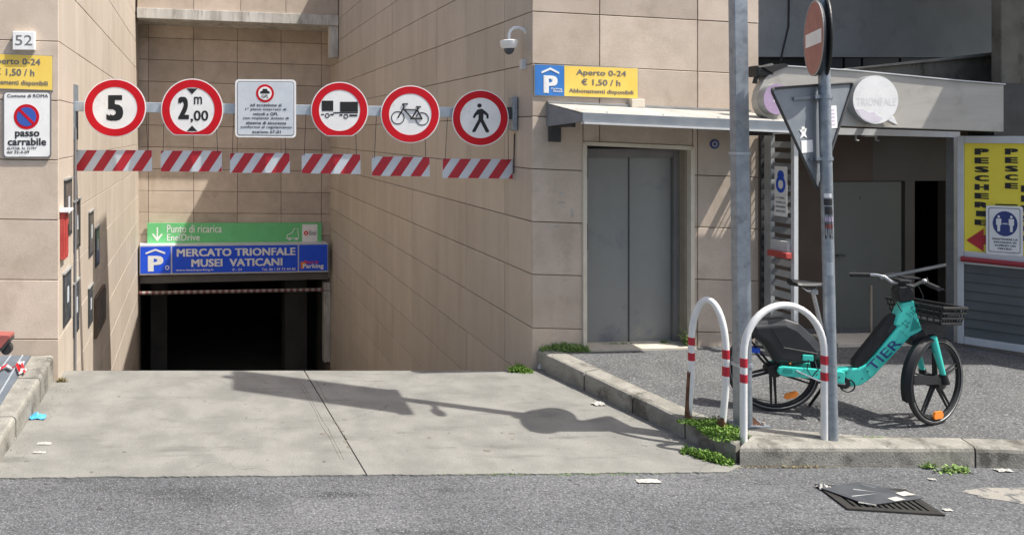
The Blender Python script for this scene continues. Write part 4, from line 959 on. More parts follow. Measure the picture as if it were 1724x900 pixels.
CP = Frame(*FR.w(FR.px(1690, 100)[0], .35)[:2], AF)
q = CP.px(1686, 200)[0]
T = Thing('concrete_pier', 'mottled dark concrete pier at the right edge above the yellow panel', 'pier', CP, (q, 0, 0))
T.part('shaft', MB().box(q, q+2.5, 0, .12, 0, 5.55), 'mossy', bevel=.01)
T.part('flashing', MB().box(FR.px(1684, 0)[0]-FR.px(1690, 100)[0]-.02, q+.06, -.30, -.002, 2.6, CP.px(1690, 143)[1]), 'dark_metal')

# ------------------------------------------------------------------ square post with tall sign
px_, py_, pz_ = on_walk(1250, 716)
PF = Frame(px_, py_, R(2))
T = Thing('square_post', 'tall square galvanised post behind the bicycle hoops', 'post', PF, (0, 0, pz_))
def lean(mb, f): return mb.map(lambda x, y, z: (x+f*(z-pz_), y, z))
LN = -.012
T.part('shaft', lean(MB().box(-.055, .062, -.04, .04, pz_-.02, 7.7), LN), 'galv', bevel=.006)
T.part('foot_plate', MB().box(-.10, .20, -.07, .09, pz_-.01, pz_+.014), 'galv')
T.part('foot_wedge', MB().prism([(.063, pz_+.015), (.15, pz_+.015), (.063, pz_+.09)], -.03, -.01), 'rust')
T.part('foot_bolt', MB().tube([(.16, -.03, pz_+.014), (.16, -.03, pz_+.04)], .014, 6), 'rust')
zb_ = PF.px(1240, 256)[1]
T.part('band', lean(MB().box(-.060, .067, -.045, .045, zb_-.02, zb_), LN), 'galv_light')
zb_ = PF.px(1240, 610)[1]
T.part('band', lean(MB().box(-.060, .067, -.045, .045, zb_-.03, zb_), LN), 'galv_light')
T.part('sticker', lean(MB().box(-.045, .05, -.0422, -.0405, pz_+.72, pz_+.78), LN), 'alu_grey')
T2 = Thing('tall_sign', 'tall sign board on top of the square post', 'sign', PF, (0, 0, 4.75))
T2.part('panel_board', MB().box(-.10, .02, -.40, .22, 4.80, 7.6), 'sign_blue', bevel=.01)
T2.part('rim', MB().box(-.105, .025, -.43, .25, 4.76, 4.798), 'galv')
T2 = Thing('round_plate', 'small round plate on an arm of the square post', 'sign', PF, (0, 0, 4.2))
T2.part('arm', MB().box(-.02, .02, -.22, -.04, 4.26, 4.29), 'galv')
T2.part('disc', MB().disc(0, 4.27, .10, .10, -.0, .02, 20).map(lambda x, y, z: (y-.02, -.26+x, z)), 'galv')

# ------------------------------------------------------------------ round pole with no-entry and yield signs
qx, qy, qz = on_walk(1401, 740)
RP = Frame(qx, qy, 0)
T = Thing('sign_pole', 'round galvanised pole carrying the no entry and triangular signs', 'pole', RP, (0, 0, qz))
LNP = -.022; ptop = RP.px(1383, -25)[1]
pole = lambda z: (LNP*(z-qz), 0, z)
T.part('shaft', MB().tube([pole(qz-.02), pole(1.2), pole(2.2), pole(ptop)], .041, 20), 'galv', smooth=True)
T.part('cap', MB().tube([pole(ptop), pole(ptop+.02)], .045, 16), 'black')
for i, (va, vb_, mt) in enumerate(((325, 332, 'sign_white'), (334, 345, 'ink'), (347, 360, 'ink'), (364, 372, 'lavender'), (376, 384, 'muted_red'), (388, 396, 'alu_grey'), (440, 462, 'galv_light'))):
    z1, z0 = RP.px(1390, va)[1], RP.px(1390, vb_)[1]
    st = MB(); vs = []; nn = 6
    a0, a1 = R(-150+random.uniform(-8, 8)), R(-75+random.uniform(-10, 10))
    for j in range(nn+1):
        t = a0+(a1-a0)*j/nn; x, y = .0425*math.cos(t), .0425*math.sin(t); vs += [(x+LNP*(z0-qz), y, z0), (x+LNP*(z1-qz), y, z1)]
    st.add(vs, [(2*j, 2*j+2, 2*j+3, 2*j+1) for j in range(nn)]); T.part('sticker', st, mt)
T.part('graffiti', MB().text('EVOK', -.03, .03, RP.px(1390, 402)[1], RP.px(1390, 352)[1], 0, .0).map(lambda x, y, z: (.043*math.sin(x/.043-.35)+LNP*(z-qz), -.043*math.cos(x/.043-.35), z)), 'ink')
for v in (163, 267):
    z = RP.px(1390, v)[1]; x = pole(z)[0]
    T.part('clamp', MB().tube([(x, 0, z-.014), (x, 0, z+.014)], .048, 16), 'galv'); T.part('clamp', MB().box(x-.085, x-.04, -.015, .02, z-.014, z+.014), 'galv')
# triangle, seen from behind, plane at 21 degrees
zt_, zb_ = RP.px(1370, 143)[1], RP.px(1383, 322)[1]
TA = R(20); TF = Frame(qx+pole(2.6)[0]-.020, qy+.060, TA)
def tri(ins=0.0, r=.05):
    h = zt_-zb_; hw = h/math.sqrt(3)*1.0
    cs = [(-hw+ins*1.73, zt_-ins), (hw-ins*1.73, zt_-ins), (0, zb_+ins*2)]; out = []
    for i in range(3):
        p, a_, b_ = Vector(cs[i]), Vector(cs[i-1]), Vector(cs[(i+1) % 3])
        d1_, d2_ = (a_-p).normalized(), (b_-p).normalized(); q1, q2 = p+d1_*r, p+d2_*r
        for k in range(6):
            t = k/5; c_ = q1*(1-t)**2+p*2*t*(1-t)+q2*t*t; out.append((c_.x, c_.y))
    return out
T = Thing('yield_sign', 'triangular yield sign seen from behind, dark grey with white stickers', 'road sign', TF, (0, 0, zb_))
T.part('plate', MB().prism(tri(), .0, .004), 'canopy_grey')
rim = MB(); o_ = tri(); n_ = len(o_)
rim.tube([(p[0], -.006, p[1]) for p in o_]+[(o_[0][0], -.006, o_[0][1])], .011, 6); T.part('rim', rim, 'dark_metal')
T.part('front_face', MB().prism(tri(.008), .0042, .006), 'sign_white')
for v in (163, 267):
    z = RP.px(1390, v)[1]; hw = (z-zb_)/math.sqrt(3)*.55; T.part('back_rail', MB().box(-hw, hw, -.014, -.0005, z-.012, z+.012), 'canopy_grey')
def stick(u0, v0, u1, v1, m): a, za = TF.px(u0, v0, .003); b, zb = TF.px(u1, v1, .003); T.part('sticker', MB().box(a, b, -.004, -.001, zb, za), m)
stick(1394, 181, 1414.5, 219, 'sign_white'); stick(1353, 234.5, 1372, 255, 'sign_white'); stick(1393, 231, 1403, 252, 'sign_white')
a, za = TF.px(1351, 210, .004); b, zb = TF.px(1364, 231, .004); cx, cz = (a+b)/2, (za+zb)/2
fg = MB(); fg.disc(cx, cz+.025, .022, .022, -.005, -.001, 10); fg.prism([(cx-.045, cz+.02), (cx+.045, cz+.03), (cx+.02, cz-.01), (cx+.04, cz-.05), (cx-.0, cz-.03), (cx-.045, cz-.05), (cx-.02, cz-.01)], -.005, -.001); T.part('sticker', fg, 'sign_white')
for i in range(5):
    a, za = TF.px(1397, 187+6*i, .004); b, zb = TF.px(1411, 189.5+6*i, .004); T.part('lettering', MB().box(a, b, -.0055, -.0035, zb, za), 'lavender')
T.o.rotation_euler[1] = R(-4)
# no-entry disc, plane at 66 degrees, facing left and away
zn = RP.px(1373, 65)[1]
NF = Frame(qx+pole(zn)[0]-.060, qy-.03, R(65))
NF = Frame(qx+pole(zn)[0]-.062, qy+.0, R(65))
T = Thing('no_entry_sign', 'round dull red no entry sign seen edge on at the top of the pole', 'road sign', NF, (0, 0, zn-.3))
r = .305
# local y of this frame points away-left; face sits on the +y side
T.part('plate', MB().disc(0, zn, r, r, .0, .012, 56), 'dark_metal'); T.part('rim', MB().disc(0, zn, r, r, .012, .016, 56, inner=.965), 'alu_grey')
T.part('face', MB().disc(0, zn, r*.965, r*.965, .0125, .015, 56), 'muted_red')  # duller and less saturated than the other sign reds
T.part('white_bar', MB().box(-.24, .24, .0155, .017, zn-.055, zn+.055), 'sign_white')
T.part('clamp', MB().box(-.03, .03, -.03, -.001, zn-.12, zn-.09), 'galv')
NB = Frame(qx+pole(zn)[0]+.050, qy+.050, R(60))
T = Thing('round_road_sign', 'black back of a second round sign behind the no entry sign', 'road sign', NB, (0, 0, zn-.3))
T.part('plate', MB().disc(0, zn+.01, .30, .32, -.006, .004, 48), 'dark_metal'); T.part('rim', MB().torus(0, zn+.01, .30, .012, -.0).map(lambda x, y, z: (x, y, zn+.01+(z-zn-.01)*1.06)), 'black')

# ------------------------------------------------------------------ bicycle hoops
def hoop(pl, pr, ztop, ell, label, bands, rusty):
    a, b = Vector(pl), Vector(pr); d = (b-a); hw = Vector((d.x, d.y, 0)).length/2; ux = Vector((d.x, d.y, 0)).normalized()
    mid = (a+b)/2; F = Frame(mid.x, mid.y, math.atan2(ux.y, ux.x))
    T = Thing('bicycle_hoop', label, 'bicycle stand', F, (0, 0, mid.z), group='white bicycle hoops with red bands')
    r = .026; zs = ztop-ell
    pts = [(-hw, 0, a.z-.02), (-hw, 0, zs-.3), (-hw, 0, zs)] + [(-hw*math.cos(t), 0, zs+ell*math.sin(t)) for t in [math.pi*i/20 for i in range(1, 20)]] + [(hw, 0, zs), (hw, 0, zs-.3), (hw, 0, b.z-.02)]
    if rusty: pts[0] = (-hw-.03, 0, a.z-.02); pts[-1] = (hw-.035, 0, b.z-.02)
    T.part('tube', MB().tube(pts, r, 18), 'paint_white', smooth=True)
    for side in (-1, 1):
        for z0, z1 in bands[0 if side < 0 else 1]: T.part('red_band', MB().tube([(side*hw, 0, z0), (side*hw, 0, z1)], r+.0015, 18), 'paint_red', smooth=True)
    if rusty:
        T.part('rusty_leg', MB().tube([(-hw-.03, 0, a.z-.01), (-hw-.004, 0, a.z+.42)], r+.002, 14), 'rust', smooth=True, label='rusted bare lower leg')
        T.part('rusty_leg', MB().tube([(hw-.035, 0, b.z-.01), (hw-.03, 0, b.z+.12)], r+.006, 14), 'rust', smooth=True, label='rusted foot')
    return T, F
A2, B2 = on_walk(1252, 742), on_walk(1388, 740)
f2 = Frame(A2[0], A2[1], 0); zz = lambda v: f2.px(1260, v)[1]
hoop(A2, B2, zz(513.5), zz(510)-zz(592), 'white bicycle hoop with red bands nearest the street corner', ([(zz(617), zz(602)), (zz(643), zz(629))], [(zz(614), zz(599)), (zz(641), zz(627))]), False)
A1, B1 = on_walk(1164, 706), on_walk(1222, 727)
f1 = Frame(A1[0], A1[1], 0); zy = lambda v: f1.px(1165, v)[1]; f1b = Frame(B1[0], B1[1], 0); zx = lambda v: f1b.px(1225, v)[1]
hoop(A1, B1, zy(499), .40, 'white bicycle hoop with a rusted leg standing in weeds', ([(zy(580), zy(567)), (zy(606), zy(593))], [(zx(603), zx(588)), (zx(632), zx(616))]), True)

# ------------------------------------------------------------------ electric bicycle
RC, FC = on_walk(1300, 691), on_walk(1574, 714)
BF = Frame(RC[0], RC[1], math.atan2(FC[1]-RC[1], FC[0]-RC[0]))
bk = lambda u, v, n=0: BF.px(u, v, n)
z_r, z_f = RC[2], FC[2]; WB = math.hypot(FC[0]-RC[0], FC[1]-RC[1])
T = Thing('electric_bicycle', 'teal electric hire bicycle with black basket parked by the hoops', 'bicycle', BF, (0, 0, (z_r+z_f)/2))
RADI = .368
def wheel(cz, xf, label):
    w_ = T.part('wheel', xf(MB().torus(0, cz, RADI-.020, .020, 0, 72, 12)), 'rubber', smooth=True, label=label)
    T.part('rim', xf(MB().torus(0, cz, RADI-.052, .014, 0, 64, 8, ry=.016)), 'plastic', w_, smooth=True)
    T.part('wall_stripe', xf(MB().torus(0, cz, RADI-.030, .003, -.018, 72, 6)), 'alu_grey', w_, smooth=True)
    T.part('hub', xf(MB().disc(0, cz, .055, .055, -.055, .055, 24)), 'black', w_, smooth=True)
    return w_
def spokes(cz, xf, w_, ph):
    for i in range(5):
        a = R(ph+72*i); 
        for s in (-1, 1):
            b_ = a+s*.06; c_ = a+s*.30
            T.part('spoke', xf(MB().tube([(.31*math.cos(b_), 0, cz+.31*math.sin(b_)), (.05*math.cos(c_), 0, cz+.05*math.sin(c_))], [.008, .013], 6)), 'plastic', w_)
ident = lambda mb: mb
cr = z_r+RADI; cf = z_f+RADI
wr = wheel(cr, ident, 'rear wheel'); spokes(cr, ident, wr, -88)
YW = R(20)-BF.a                                           # front wheel is steered to the left
def steer(mb): return mb.map(lambda x, y, z: (WB+x*math.cos(YW)-y*math.sin(YW), x*math.sin(YW)+y*math.cos(YW), z))
wf = wheel(cf, steer, 'front wheel turned left'); spokes(cf, steer, wf, -52)
T.part('reflector', MB().prism([(.10, cr-.25), (.17, cr-.23), (.20, cr-.19), (.17, cr-.17), (.10, cr-.20), (.08, cr-.235)], -.025, -.012), 'orange', wr)
T.part('reflector', steer(MB().prism([(-.05, cf-.31), (.05, cf-.31), (.065, cf-.285), (.045, cf-.25), (-.045, cf-.25), (-.065, cf-.285)], -.030, -.014)), 'orange', wf)
# rear wheel cover and mudguard (facetted shell)
cov = [(1262, 541), (1290, 536), (1318, 534), (1340, 541), (1366, 564), (1380, 583), (1380, 602), (1330, 613), (1303, 609), (1283, 578), (1262, 562)]
ins = [(1266, 548), (1291, 546), (1316, 545), (1334, 553), (1355, 573), (1368, 588), (1366, 596), (1332, 603), (1308, 600), (1290, 574), (1268, 558)]
P_ = [bk(*q) for q in cov]; Q_ = [bk(*q) for q in ins]; n_ = len(P_)
vs = [(x, -.05, z) for x, z in P_]+[(x, .05, z) for x, z in P_]+[(x, -.085, z) for x, z in Q_]+[(x, .085, z) for x, z in Q_]
fs = []
for i in range(n_):
    j = (i+1) % n_; fs += [(i, n_+i, n_+j, j), (i, j, 2*n_+j, 2*n_+i), (n_+j, n_+i, 3*n_+i, 3*n_+j)]
fs += [tuple(2*n_+i for i in range(n_)), tuple(3*n_+i for i in range(n_-1, -1, -1))]
T.part('wheel_cover', MB().add(vs, fs), 'cover_grey', bevel=.012, label='dark grey faceted rear wheel cover')
arc = [(math.cos(t)*(RADI+.025), math.sin(t)*(RADI+.025)) for t in [R(-2+7*i) for i in range(9)]]
arc2 = [(x*.955, z*.955) for x, z in arc]
T.part('mudguard', MB().prism([(x, cr+z) for x, z in arc]+[(x, cr+z) for x, z in arc2[::-1]], -.035, .035), 'plastic')
# teal frame
def plate(pts, hw, m='teal', bevel=.012, name='frame', **k): return T.part(name, MB().prism([bk(*q) for q in pts], -hw, hw), m, bevel=bevel, **k)
fm = plate([(1406, 619), (1425, 617.5), (1441, 617), (1455, 611), (1468, 597), (1507, 547), (1500, 545), (1505, 528), (1514, 508), (1534, 504), (1537, 520), (1548, 553), (1540, 560), (1527, 566), (1497, 598), (1467, 630), (1456, 639), (1444, 646), (1430, 648), (1406, 646)], .045, bevel=.018)
cs_ = MB().prism([bk(*q) for q in ((1310, 610.5), (1380, 616), (1410, 619), (1410, 640), (1390, 634), (1312, 627), (1303, 624), (1300, 618), (1303, 612))], -.105, -.078)
T.part('chain_stay', cs_, 'teal', bevel=.008)
T.part('chain_stay', cs_.map(lambda x, y, z: (x, -y, z)), 'teal', bevel=.008)
T.part('stay_bridge', MB().prism([bk(*q) for q in ((1400, 620), (1412, 620), (1412, 640), (1400, 639))], -.104, .104), 'teal', bevel=.008)
q0, q1 = bk(1313, 616), bk(1321, 620); T.part('axle_slot', MB().prism(rrect(bk(1309, 0)[0], bk(1325, 0)[0], bk(1315, 622)[1], bk(1315, 614)[1], .014), -.108, -.1055), 'teal_dark')
# battery along the down tube
plate([(1433, 615), (1434, 605), (1490, 535), (1502, 526.5), (1508, 530), (1507, 550), (1500, 557), (1448, 617), (1440, 618)], .030, 'plastic', .010, 'battery', label='black battery along the down tube')
plate([(1489, 557), (1503, 538), (1507, 541), (1506, 546), (1494, 561)], .033, 'cover_grey', .004, 'battery_lock')
# lettering along the tube
a0 = bk(1462, 613); a1 = bk(1506, 570); ang = math.atan2(a1[1]-a0[1], a1[0]-a0[0]); L_ = math.hypot(a1[0]-a0[0], a1[1]-a0[1]); cx, cz = (a0[0]+a1[0])/2-.005, (a0[1]+a1[1])/2-.014
T.part('lettering', MB().text('TIER', cx-L_*.55, cx+L_*.55, cz-.036, cz+.036, -.0465, .010, rot=ang), 'navy', fm)
for (u, v, s_) in ((1519, 541, 'tt'), (1528, 524, 'hi')):
    q = bk(u, v); T.part('lettering', MB().text(s_, q[0]-.03, q[0]+.03, q[1]-.025, q[1]+.025, -.0465, 0, rot=ang), 'teal_dark', fm)
for i in range(7):
    p, q = bk(1527+2.6*i, 556-1*i), bk(1533+1.8*i, 536+2.2*i-4)
    T.part('vent_stripe', MB().tube([(p[0], -.047, p[1]), (q[0], -.047, q[1])], .003, 4), 'teal_dark', fm)
T.part('light_unit', MB().box(bk(1343, 0)[0], bk(1361, 0)[0], -.094, -.075, bk(1350, 602)[1], bk(1350, 592)[1]), 'teal', bevel=.006)
T.part('light_unit', MB().box(bk(1262, 0)[0], bk(1277, 0)[0], -.04, .04, bk(1270, 592)[1], bk(1270, 584)[1]), 'poster_blue', bevel=.004)
# cables, bolts and panel seams
def bp(u, v, y): q = bk(u, v); return (q[0], y, q[1])
for k_, (us, ye) in enumerate((([(1500, 482), (1497, 497), (1506, 512), (1512, 522)], -.055), ([(1540, 480), (1548, 496), (1541, 512), (1536, 524)], -.052), ([(1505, 478), (1492, 492), (1500, 510)], -.07))):
    T.part('brake_cable', MB().tube([bp(u, v, ye) for u, v in us], .0035, 6), 'black', smooth=True)
for u, v in ((1420, 624), (1432, 640), (1447, 634), (1456, 622), (1522, 548), (1530, 515), (1402, 628), (1340, 620), (1365, 624)):
    q = bk(u, v); yb_ = -.0465 if u > 1410 else -.1065
    T.part('bolt', MB().disc(q[0], q[1], .006, .006, yb_-.002, yb_+.004, 8), 'dark_metal')
T.part('seam', MB().tube([bp(1450, 614, -.0462), bp(1461, 634, -.0462)], .0016, 4), 'teal_dark', fm)
T.part('seam', MB().tube([bp(1510, 553, -.0462), bp(1524, 566, -.0462)], .0016, 4), 'teal_dark', fm)
T.part('lock_cable', MB().tube([bp(1352, 600, -.10), bp(1348, 614, -.115), bp(1356, 628, -.11), bp(1368, 614, -.11), bp(1376, 600, -.09)], .004, 6), 'black', smooth=True)
T.part('cover_seam', MB().tube([bp(1292, 548, -.0865), bp(1312, 580, -.0865), bp(1368, 590, -.0865)], .002, 4), 'black')
T.part('cover_badge', MB().tube([bp(1322, 606, -.087), bp(1323, 607, -.087)], .007, 8), 'orange')
# seat post, saddle
p0, p1 = bk(1383, 553), bk(1369, 492); T.part('seat_post', MB().tube([(p0[0], 0, p0[1]), (p1[0], 0, p1[1])], .017, 12), 'chrome', smooth=True)
p2 = bk(1387, 585); T.part('seat_tube', MB().tube([(p2[0]+.01, 0, p2[1]-.15), (p2[0], 0, p2[1]), (p0[0], 0, p0[1])], [.03, .03, .024], 12), 'plastic', smooth=True)
p3 = bk(1402, 625); T.part('seat_tube', MB().tube([(p3[0], 0, p3[1]), (p2[0]+.01, 0, p2[1]-.12)], .034, 12), 'plastic', smooth=True)
sx0, sx1 = bk(1330, 480)[0], bk(1388, 480)[0]; sz = bk(1360, 480)[1]
sv = []; sf = []; ns = 12; kq = 12
for i in range(ns+1):
    t = i/ns; x = sx0+(sx1-sx0)*t; hw = .095*(1-t)**.9*min(1, (t+.03)*7)**.5+.022*min(1, (1.02-t)*9)**.5; th_ = .034-.010*t; up = .018*(1-t)**2+.006*t
    for j in range(kq):
        a = 2*math.pi*j/kq; sv.append((x, hw*math.cos(a), sz+up+th_*math.sin(a)*(1 if math.sin(a) > 0 else .7)))
sf = [(i*kq+j, i*kq+(j+1) % kq, (i+1)*kq+(j+1) % kq, (i+1)*kq+j) for i in range(ns) for j in range(kq)]+[tuple(range(kq-1, -1, -1)), tuple(ns*kq+j for j in range(kq))]
T.part('saddle', MB().add(sv, sf), 'plastic', smooth=True)
T.part('saddle_rail', MB().tube([(sx0+.08, -.03, sz-.015), (sx0+.12, -.03, sz-.045), (sx1-.10, -.02, sz-.045), (sx1-.06, 0, sz-.01)], .006, 6), 'chrome')
T.part('saddle_clamp', MB().box(p1[0]-.025, p1[0]+.025, -.03, .03, p1[1]-.01, p1[1]+.03), 'alu_grey')
# crank and pedals
bb = bk(1413, 640); T.part('crank', MB().disc(bb[0], bb[1], .05, .05, -.075, -.05, 20), 'plastic')
T.part('crank_arm', MB().tube([(bb[0], -.085, bb[1]), (bb[0]-.16, -.095, bb[1]+.01)], .012, 8), 'chrome')
T.part('crank_arm', MB().tube([(bb[0], .085, bb[1]), (bb[0]+.16, .095, bb[1]-.03)], .012, 8), 'plastic')
T.part('pedal', MB().box(bb[0]+.11, bb[0]+.20, .10, .19, bb[1]-.045, bb[1]-.022), 'plastic', bevel=.005)
T.part('pedal', MB().box(bb[0]-.21, bb[0]-.12, -.19, -.10, bb[1]-.002, bb[1]+.02), 'plastic', bevel=.005)
T.part('chain_ring', MB().torus(bb[0]+.03, bb[1]-.02, .055, .006, -.065, 28, 6), 'black')
st_ = bk(1318, 677); T.part('kickstand', MB().tube([(bk(1330, 617)[0], -.11, bk(1330, 617)[1]), (bk(1376, 628)[0]+.03, -.13, z_r+.30)], .008, 8), 'chrome')
T.part('kickstand', MB().tube([(bb[0]-.06, .06, bb[1]-.02), (bb[0]-.14, .20, z_r+.01)], .012, 8), 'plastic')
# fork, front mudguard
hx, hz_ = bk(1525, 505)
axis_lo = bk(1546, 560)
T.part('head_cover', MB().prism([bk(*q) for q in ((1509, 507), (1505, 489), (1508, 481), (1526, 480), (1533, 487), (1534, 503))], -.05, .05), 'plastic', bevel=.01)
T.part('fork_crown', MB().prism([bk(*q) for q in ((1527, 563), (1549, 553), (1556, 563), (1548, 580), (1530, 580))], -.06, .06), 'plastic', bevel=.01)
ct, sn_ = math.cos(YW), math.sin(YW)
def fl(dx, dy, z): return (WB+dx*ct-dy*sn_, dx*sn_+dy*ct, z)
top_ = (axis_lo[0]+.03, axis_lo[1])
for s in (-1, 1):
    t0 = (top_[0]-s*.07*sn_, s*.07*ct, top_[1]-.01); e1 = fl(-.0, s*.075, cf+.0); mid_ = tuple(t0[i]+(e1[i]-t0[i])*.80 for i in range(3))
    T.part('fork_leg', MB().tube([t0, mid_], [.030, .020], 10), 'teal', smooth=True)
    T.part('fork_stripe', MB().tube([tuple(t0[i]+(e1[i]-t0[i])*.12 + (-.012 if i == 0 else 0) for i in range(3)), tuple(t0[i]+(e1[i]-t0[i])*.34 + (-.016 if i == 0 else 0) for i in range(3))], .018, 6), 'teal_dark')
    T.part('fork_end', MB().tube([mid_, e1], [.026, .030], 10), 'plastic', smooth=True)
ga = [R(93+8.2*i) for i in range(14)]; rr_ = RADI+.022
def gpt(t, r_, y): return fl(r_*math.cos(t), y, cf+r_*math.sin(t))
gv = []; 
for t in ga:
    wdt = .038
    for (ry_, yy) in ((rr_-.02, -wdt-.004), (rr_, -wdt), (rr_+.016, 0), (rr_, wdt), (rr_-.02, wdt+.004), (rr_-.008, 0)): gv.append(gpt(t, ry_, yy))
gf = [(i*6+j, i*6+(j+1) % 6, (i+1)*6+(j+1) % 6, (i+1)*6+j) for i in range(len(ga)-1) for j in range(6)]+[tuple(range(5, -1, -1)), tuple((len(ga)-1)*6+j for j in range(6))]
T.part('mudguard', MB().add(gv, gf), 'plastic', smooth=True)
for s in (-1,):
    pts = [fl(-.36, s*.045, cf+.10), fl(-.36, s*.045, cf+.02), fl(-.04, s*.07, cf-.0), fl(-.0, s*.07, cf+.05), fl(-.26, s*.045, cf+.09)]
    T.part('mudguard_stay', MB().add(pts, [(0, 1, 2, 3, 4)]).add([(p[0], p[1]+.01, p[2]) for p in pts], [(4, 3, 2, 1, 0)]), 'plastic')
# stem, bars
stt = bk(1520, 474); stb = bk(1520, 482)
T.part('stem', MB().tube([(stb[0], 0, stb[1]-.01), (stt[0], 0, stt[1]+.005)], .032, 14), 'plastic', smooth=True)
T.part('display_unit', MB().box(stt[0]-.05, stt[0]+.05, -.045, .045, stt[1]-.005, stt[1]+.022), 'plastic', bevel=.008)
bar_dir = (-sn_, ct)                                       # handlebar runs across the steered wheel
def hb_(t, fwd, z): return (stt[0]+.0-ct*fwd+bar_dir[0]*t, -sn_*fwd+bar_dir[1]*t, z)
zb0 = stt[1]
for s in (-1, 1):
    T.part('handlebar', MB().tube([hb_(s*.03, 0, zb0-.015), hb_(s*.08, .0, zb0-.02), hb_(s*.13, .01, zb0+.02), hb_(s*.18, .04, zb0+.03), hb_(s*.22, .07, zb0+.025)], .0125, 12), 'chrome', smooth=True)
    T.part('grip', MB().tube([hb_(s*.21, .065, zb0+.026), hb_(s*.33, .14, zb0+.012)], .019, 14), 'rubber', smooth=True)
    T.part('brake_lever', MB().tube([hb_(s*.20, .03, zb0+.02), hb_(s*.23, .0, zb0+.01), hb_(s*.32, .06, zb0-.005)], .007, 8), 'black', smooth=True)
    T.part('brake_cable', MB().tube([hb_(s*.20, .02, zb0+.01), hb_(s*.12, -.10, zb0+.05), hb_(s*.03, -.12, zb0-.02), hb_(0, -.06, zb0-.08)], .004, 6), 'black', smooth=True)
T.part('phone_holder', MB().box(stt[0]+.02, stt[0]+.14, .02, .12, stt[1]+.02, stt[1]+.035), 'plastic', bevel=.004)
T.part('bell', MB().ball(hb_(-.17, .03, zb0+.045), .02, .02, .014, 10, 6), 'chrome', smooth=True)
# basket: open tub with bars, fixed ahead of the head tube and turned with it
bx0 = bk(1538, 510); bw0, bd0 = .20, .34; zt_b = bk(1540, 510)[1]; zt_e = zt_b-.03; hb_b = .135
BO = (bx0[0]+.0, 0.0)
def bas(l, t, z): return (BO[0]+ct*l*1.0-sn_*t*1.0, sn_*l+ct*t, z)
def ring(z, ins, r, sag=0.03):
    pts = []
    for (l, t) in ((.0+ins, -bw0+ins), (bd0-ins, -bw0+ins), (bd0-ins, bw0-ins), (.0+ins, bw0-ins), (.0+ins, -bw0+ins)): pts.append(bas(l, t, z-sag*l/bd0))
    return MB().tube(pts, r, 8)
bsk = T.part('basket', ring(zt_b, 0, .013), 'black', label='black front basket with barred sides')
T.part('basket_ring', ring(zt_b-.045, .008, .010), 'plastic', bsk); T.part('basket_ring', ring(zt_b-.09, .018, .010), 'plastic', bsk); T.part('basket_ring', ring(zt_b-hb_b, .03, .014), 'plastic', bsk)
fl_ = [bas(.03, -bw0+.03, zt_b-hb_b), bas(bd0-.03, -bw0+.03, zt_b-hb_b-.025), bas(bd0-.03, bw0-.03, zt_b-hb_b-.025), bas(.03, bw0-.03, zt_b-hb_b)]
T.part('basket_floor', MB().add(fl_+[(x, y, z+.01) for x, y, z in fl_], [(3, 2, 1, 0), (4, 5, 6, 7), (0, 1, 5, 4), (1, 2, 6, 5), (2, 3, 7, 6), (3, 0, 4, 7)]), 'plastic', bsk)
for k_ in range(9):
    f = k_/8
    for sgn in (-1, 1):
        T.part('basket_bar', MB().tube([bas(bd0*f, sgn*bw0, zt_b-.03*f), bas(.03+(bd0-.06)*f, sgn*(bw0-.03), zt_b-hb_b-.025*f)], .006, 5), 'black', bsk)
for k_ in range(1, 8):
    t = -bw0+2*bw0*k_/8
    for l0 in (0, bd0):
        T.part('basket_bar', MB().tube([bas(l0, t, zt_b-.03*l0/bd0), bas(l0*.85+.02, t*.87, zt_b-hb_b-.025*l0/bd0)], .006, 5), 'black', bsk)
sp_ = [bas(.10, -bw0-.004, zt_b-.050), bas(.26, -bw0-.004, zt_b-.060), bas(.26, -bw0+.016, zt_b-.095), bas(.10, -bw0+.016, zt_b-.088)]
T.part('basket_badge', MB().add(sp_, [(0, 3, 2, 1)]), 'cover_grey', bsk)
q = bk(1531, 515); T.part('basket_mount', MB().tube([(hx+.02, 0, hz_-.03), bas(.02, 0, zt_b-.06)], .02, 8), 'plastic', bsk)

# ------------------------------------------------------------------ drain, cardboard, litter, markings
gx0, gy0, _ = on_drive(1390, 826); 
DR = Frame(4.51, 5.335, R(-8))
G = lambda u, v: DR.local(on_drive(u, v))
T = Thing('drain_grate', 'black iron drain grate in the road under a sheet of cardboard', 'drain', DR, (0, 0, -.012))
gw, gd = .285, .165
T.part('pit', MB().box(-gw, gw, -gd, gd, -.012, -.0095), 'pit')
for i in range(13):
    x = -gw+.03+(2*gw-.06)*i/12; T.part('bar', MB().box(x-.012, x+.012, -gd+.02, gd-.02, -.009, .001), 'iron')
f_ = MB().box(-gw-.02, gw+.02, -gd-.02, -gd+.02, -.012, .002); f_.box(-gw-.02, gw+.02, gd-.02, gd+.02, -.012, .002); f_.box(-gw-.02, -gw+.02, -gd+.021, gd-.021, -.012, .002); f_.box(gw-.02, gw+.02, -gd+.021, gd-.021, -.012, .002)
T.part('frame', f_, 'iron')
cp = [on_drive(1382, 823), on_drive(1446, 812), on_drive(1480, 820), on_drive(1556, 838), on_drive(1540, 842), on_drive(1462, 853)]
def card_z(x, y, i): return (.012, .010, .006, .006, .010, .016)[i]
vs = [(p[0], p[1], card_z(0, 0, i)) for i, p in enumerate(cp)]; cxm = sum(p[0] for p in vs)/6; cym = sum(p[1] for p in vs)/6
vs.append((cxm, cym, .018)); nn = 6
fs = [(i, (i+1) % 6, 6) for i in range(6)]; vs2 = [(x, y, z-.005) for x, y, z in vs]
cm = MB().add(vs+vs2, [(b_, a_, c_) for a_, b_, c_ in fs]+[(a_+7, b_+7, c_+7) for a_, b_, c_ in fs]+[(i, (i+1) % 6, (i+1) % 6+7, i+7) for i in range(6)])
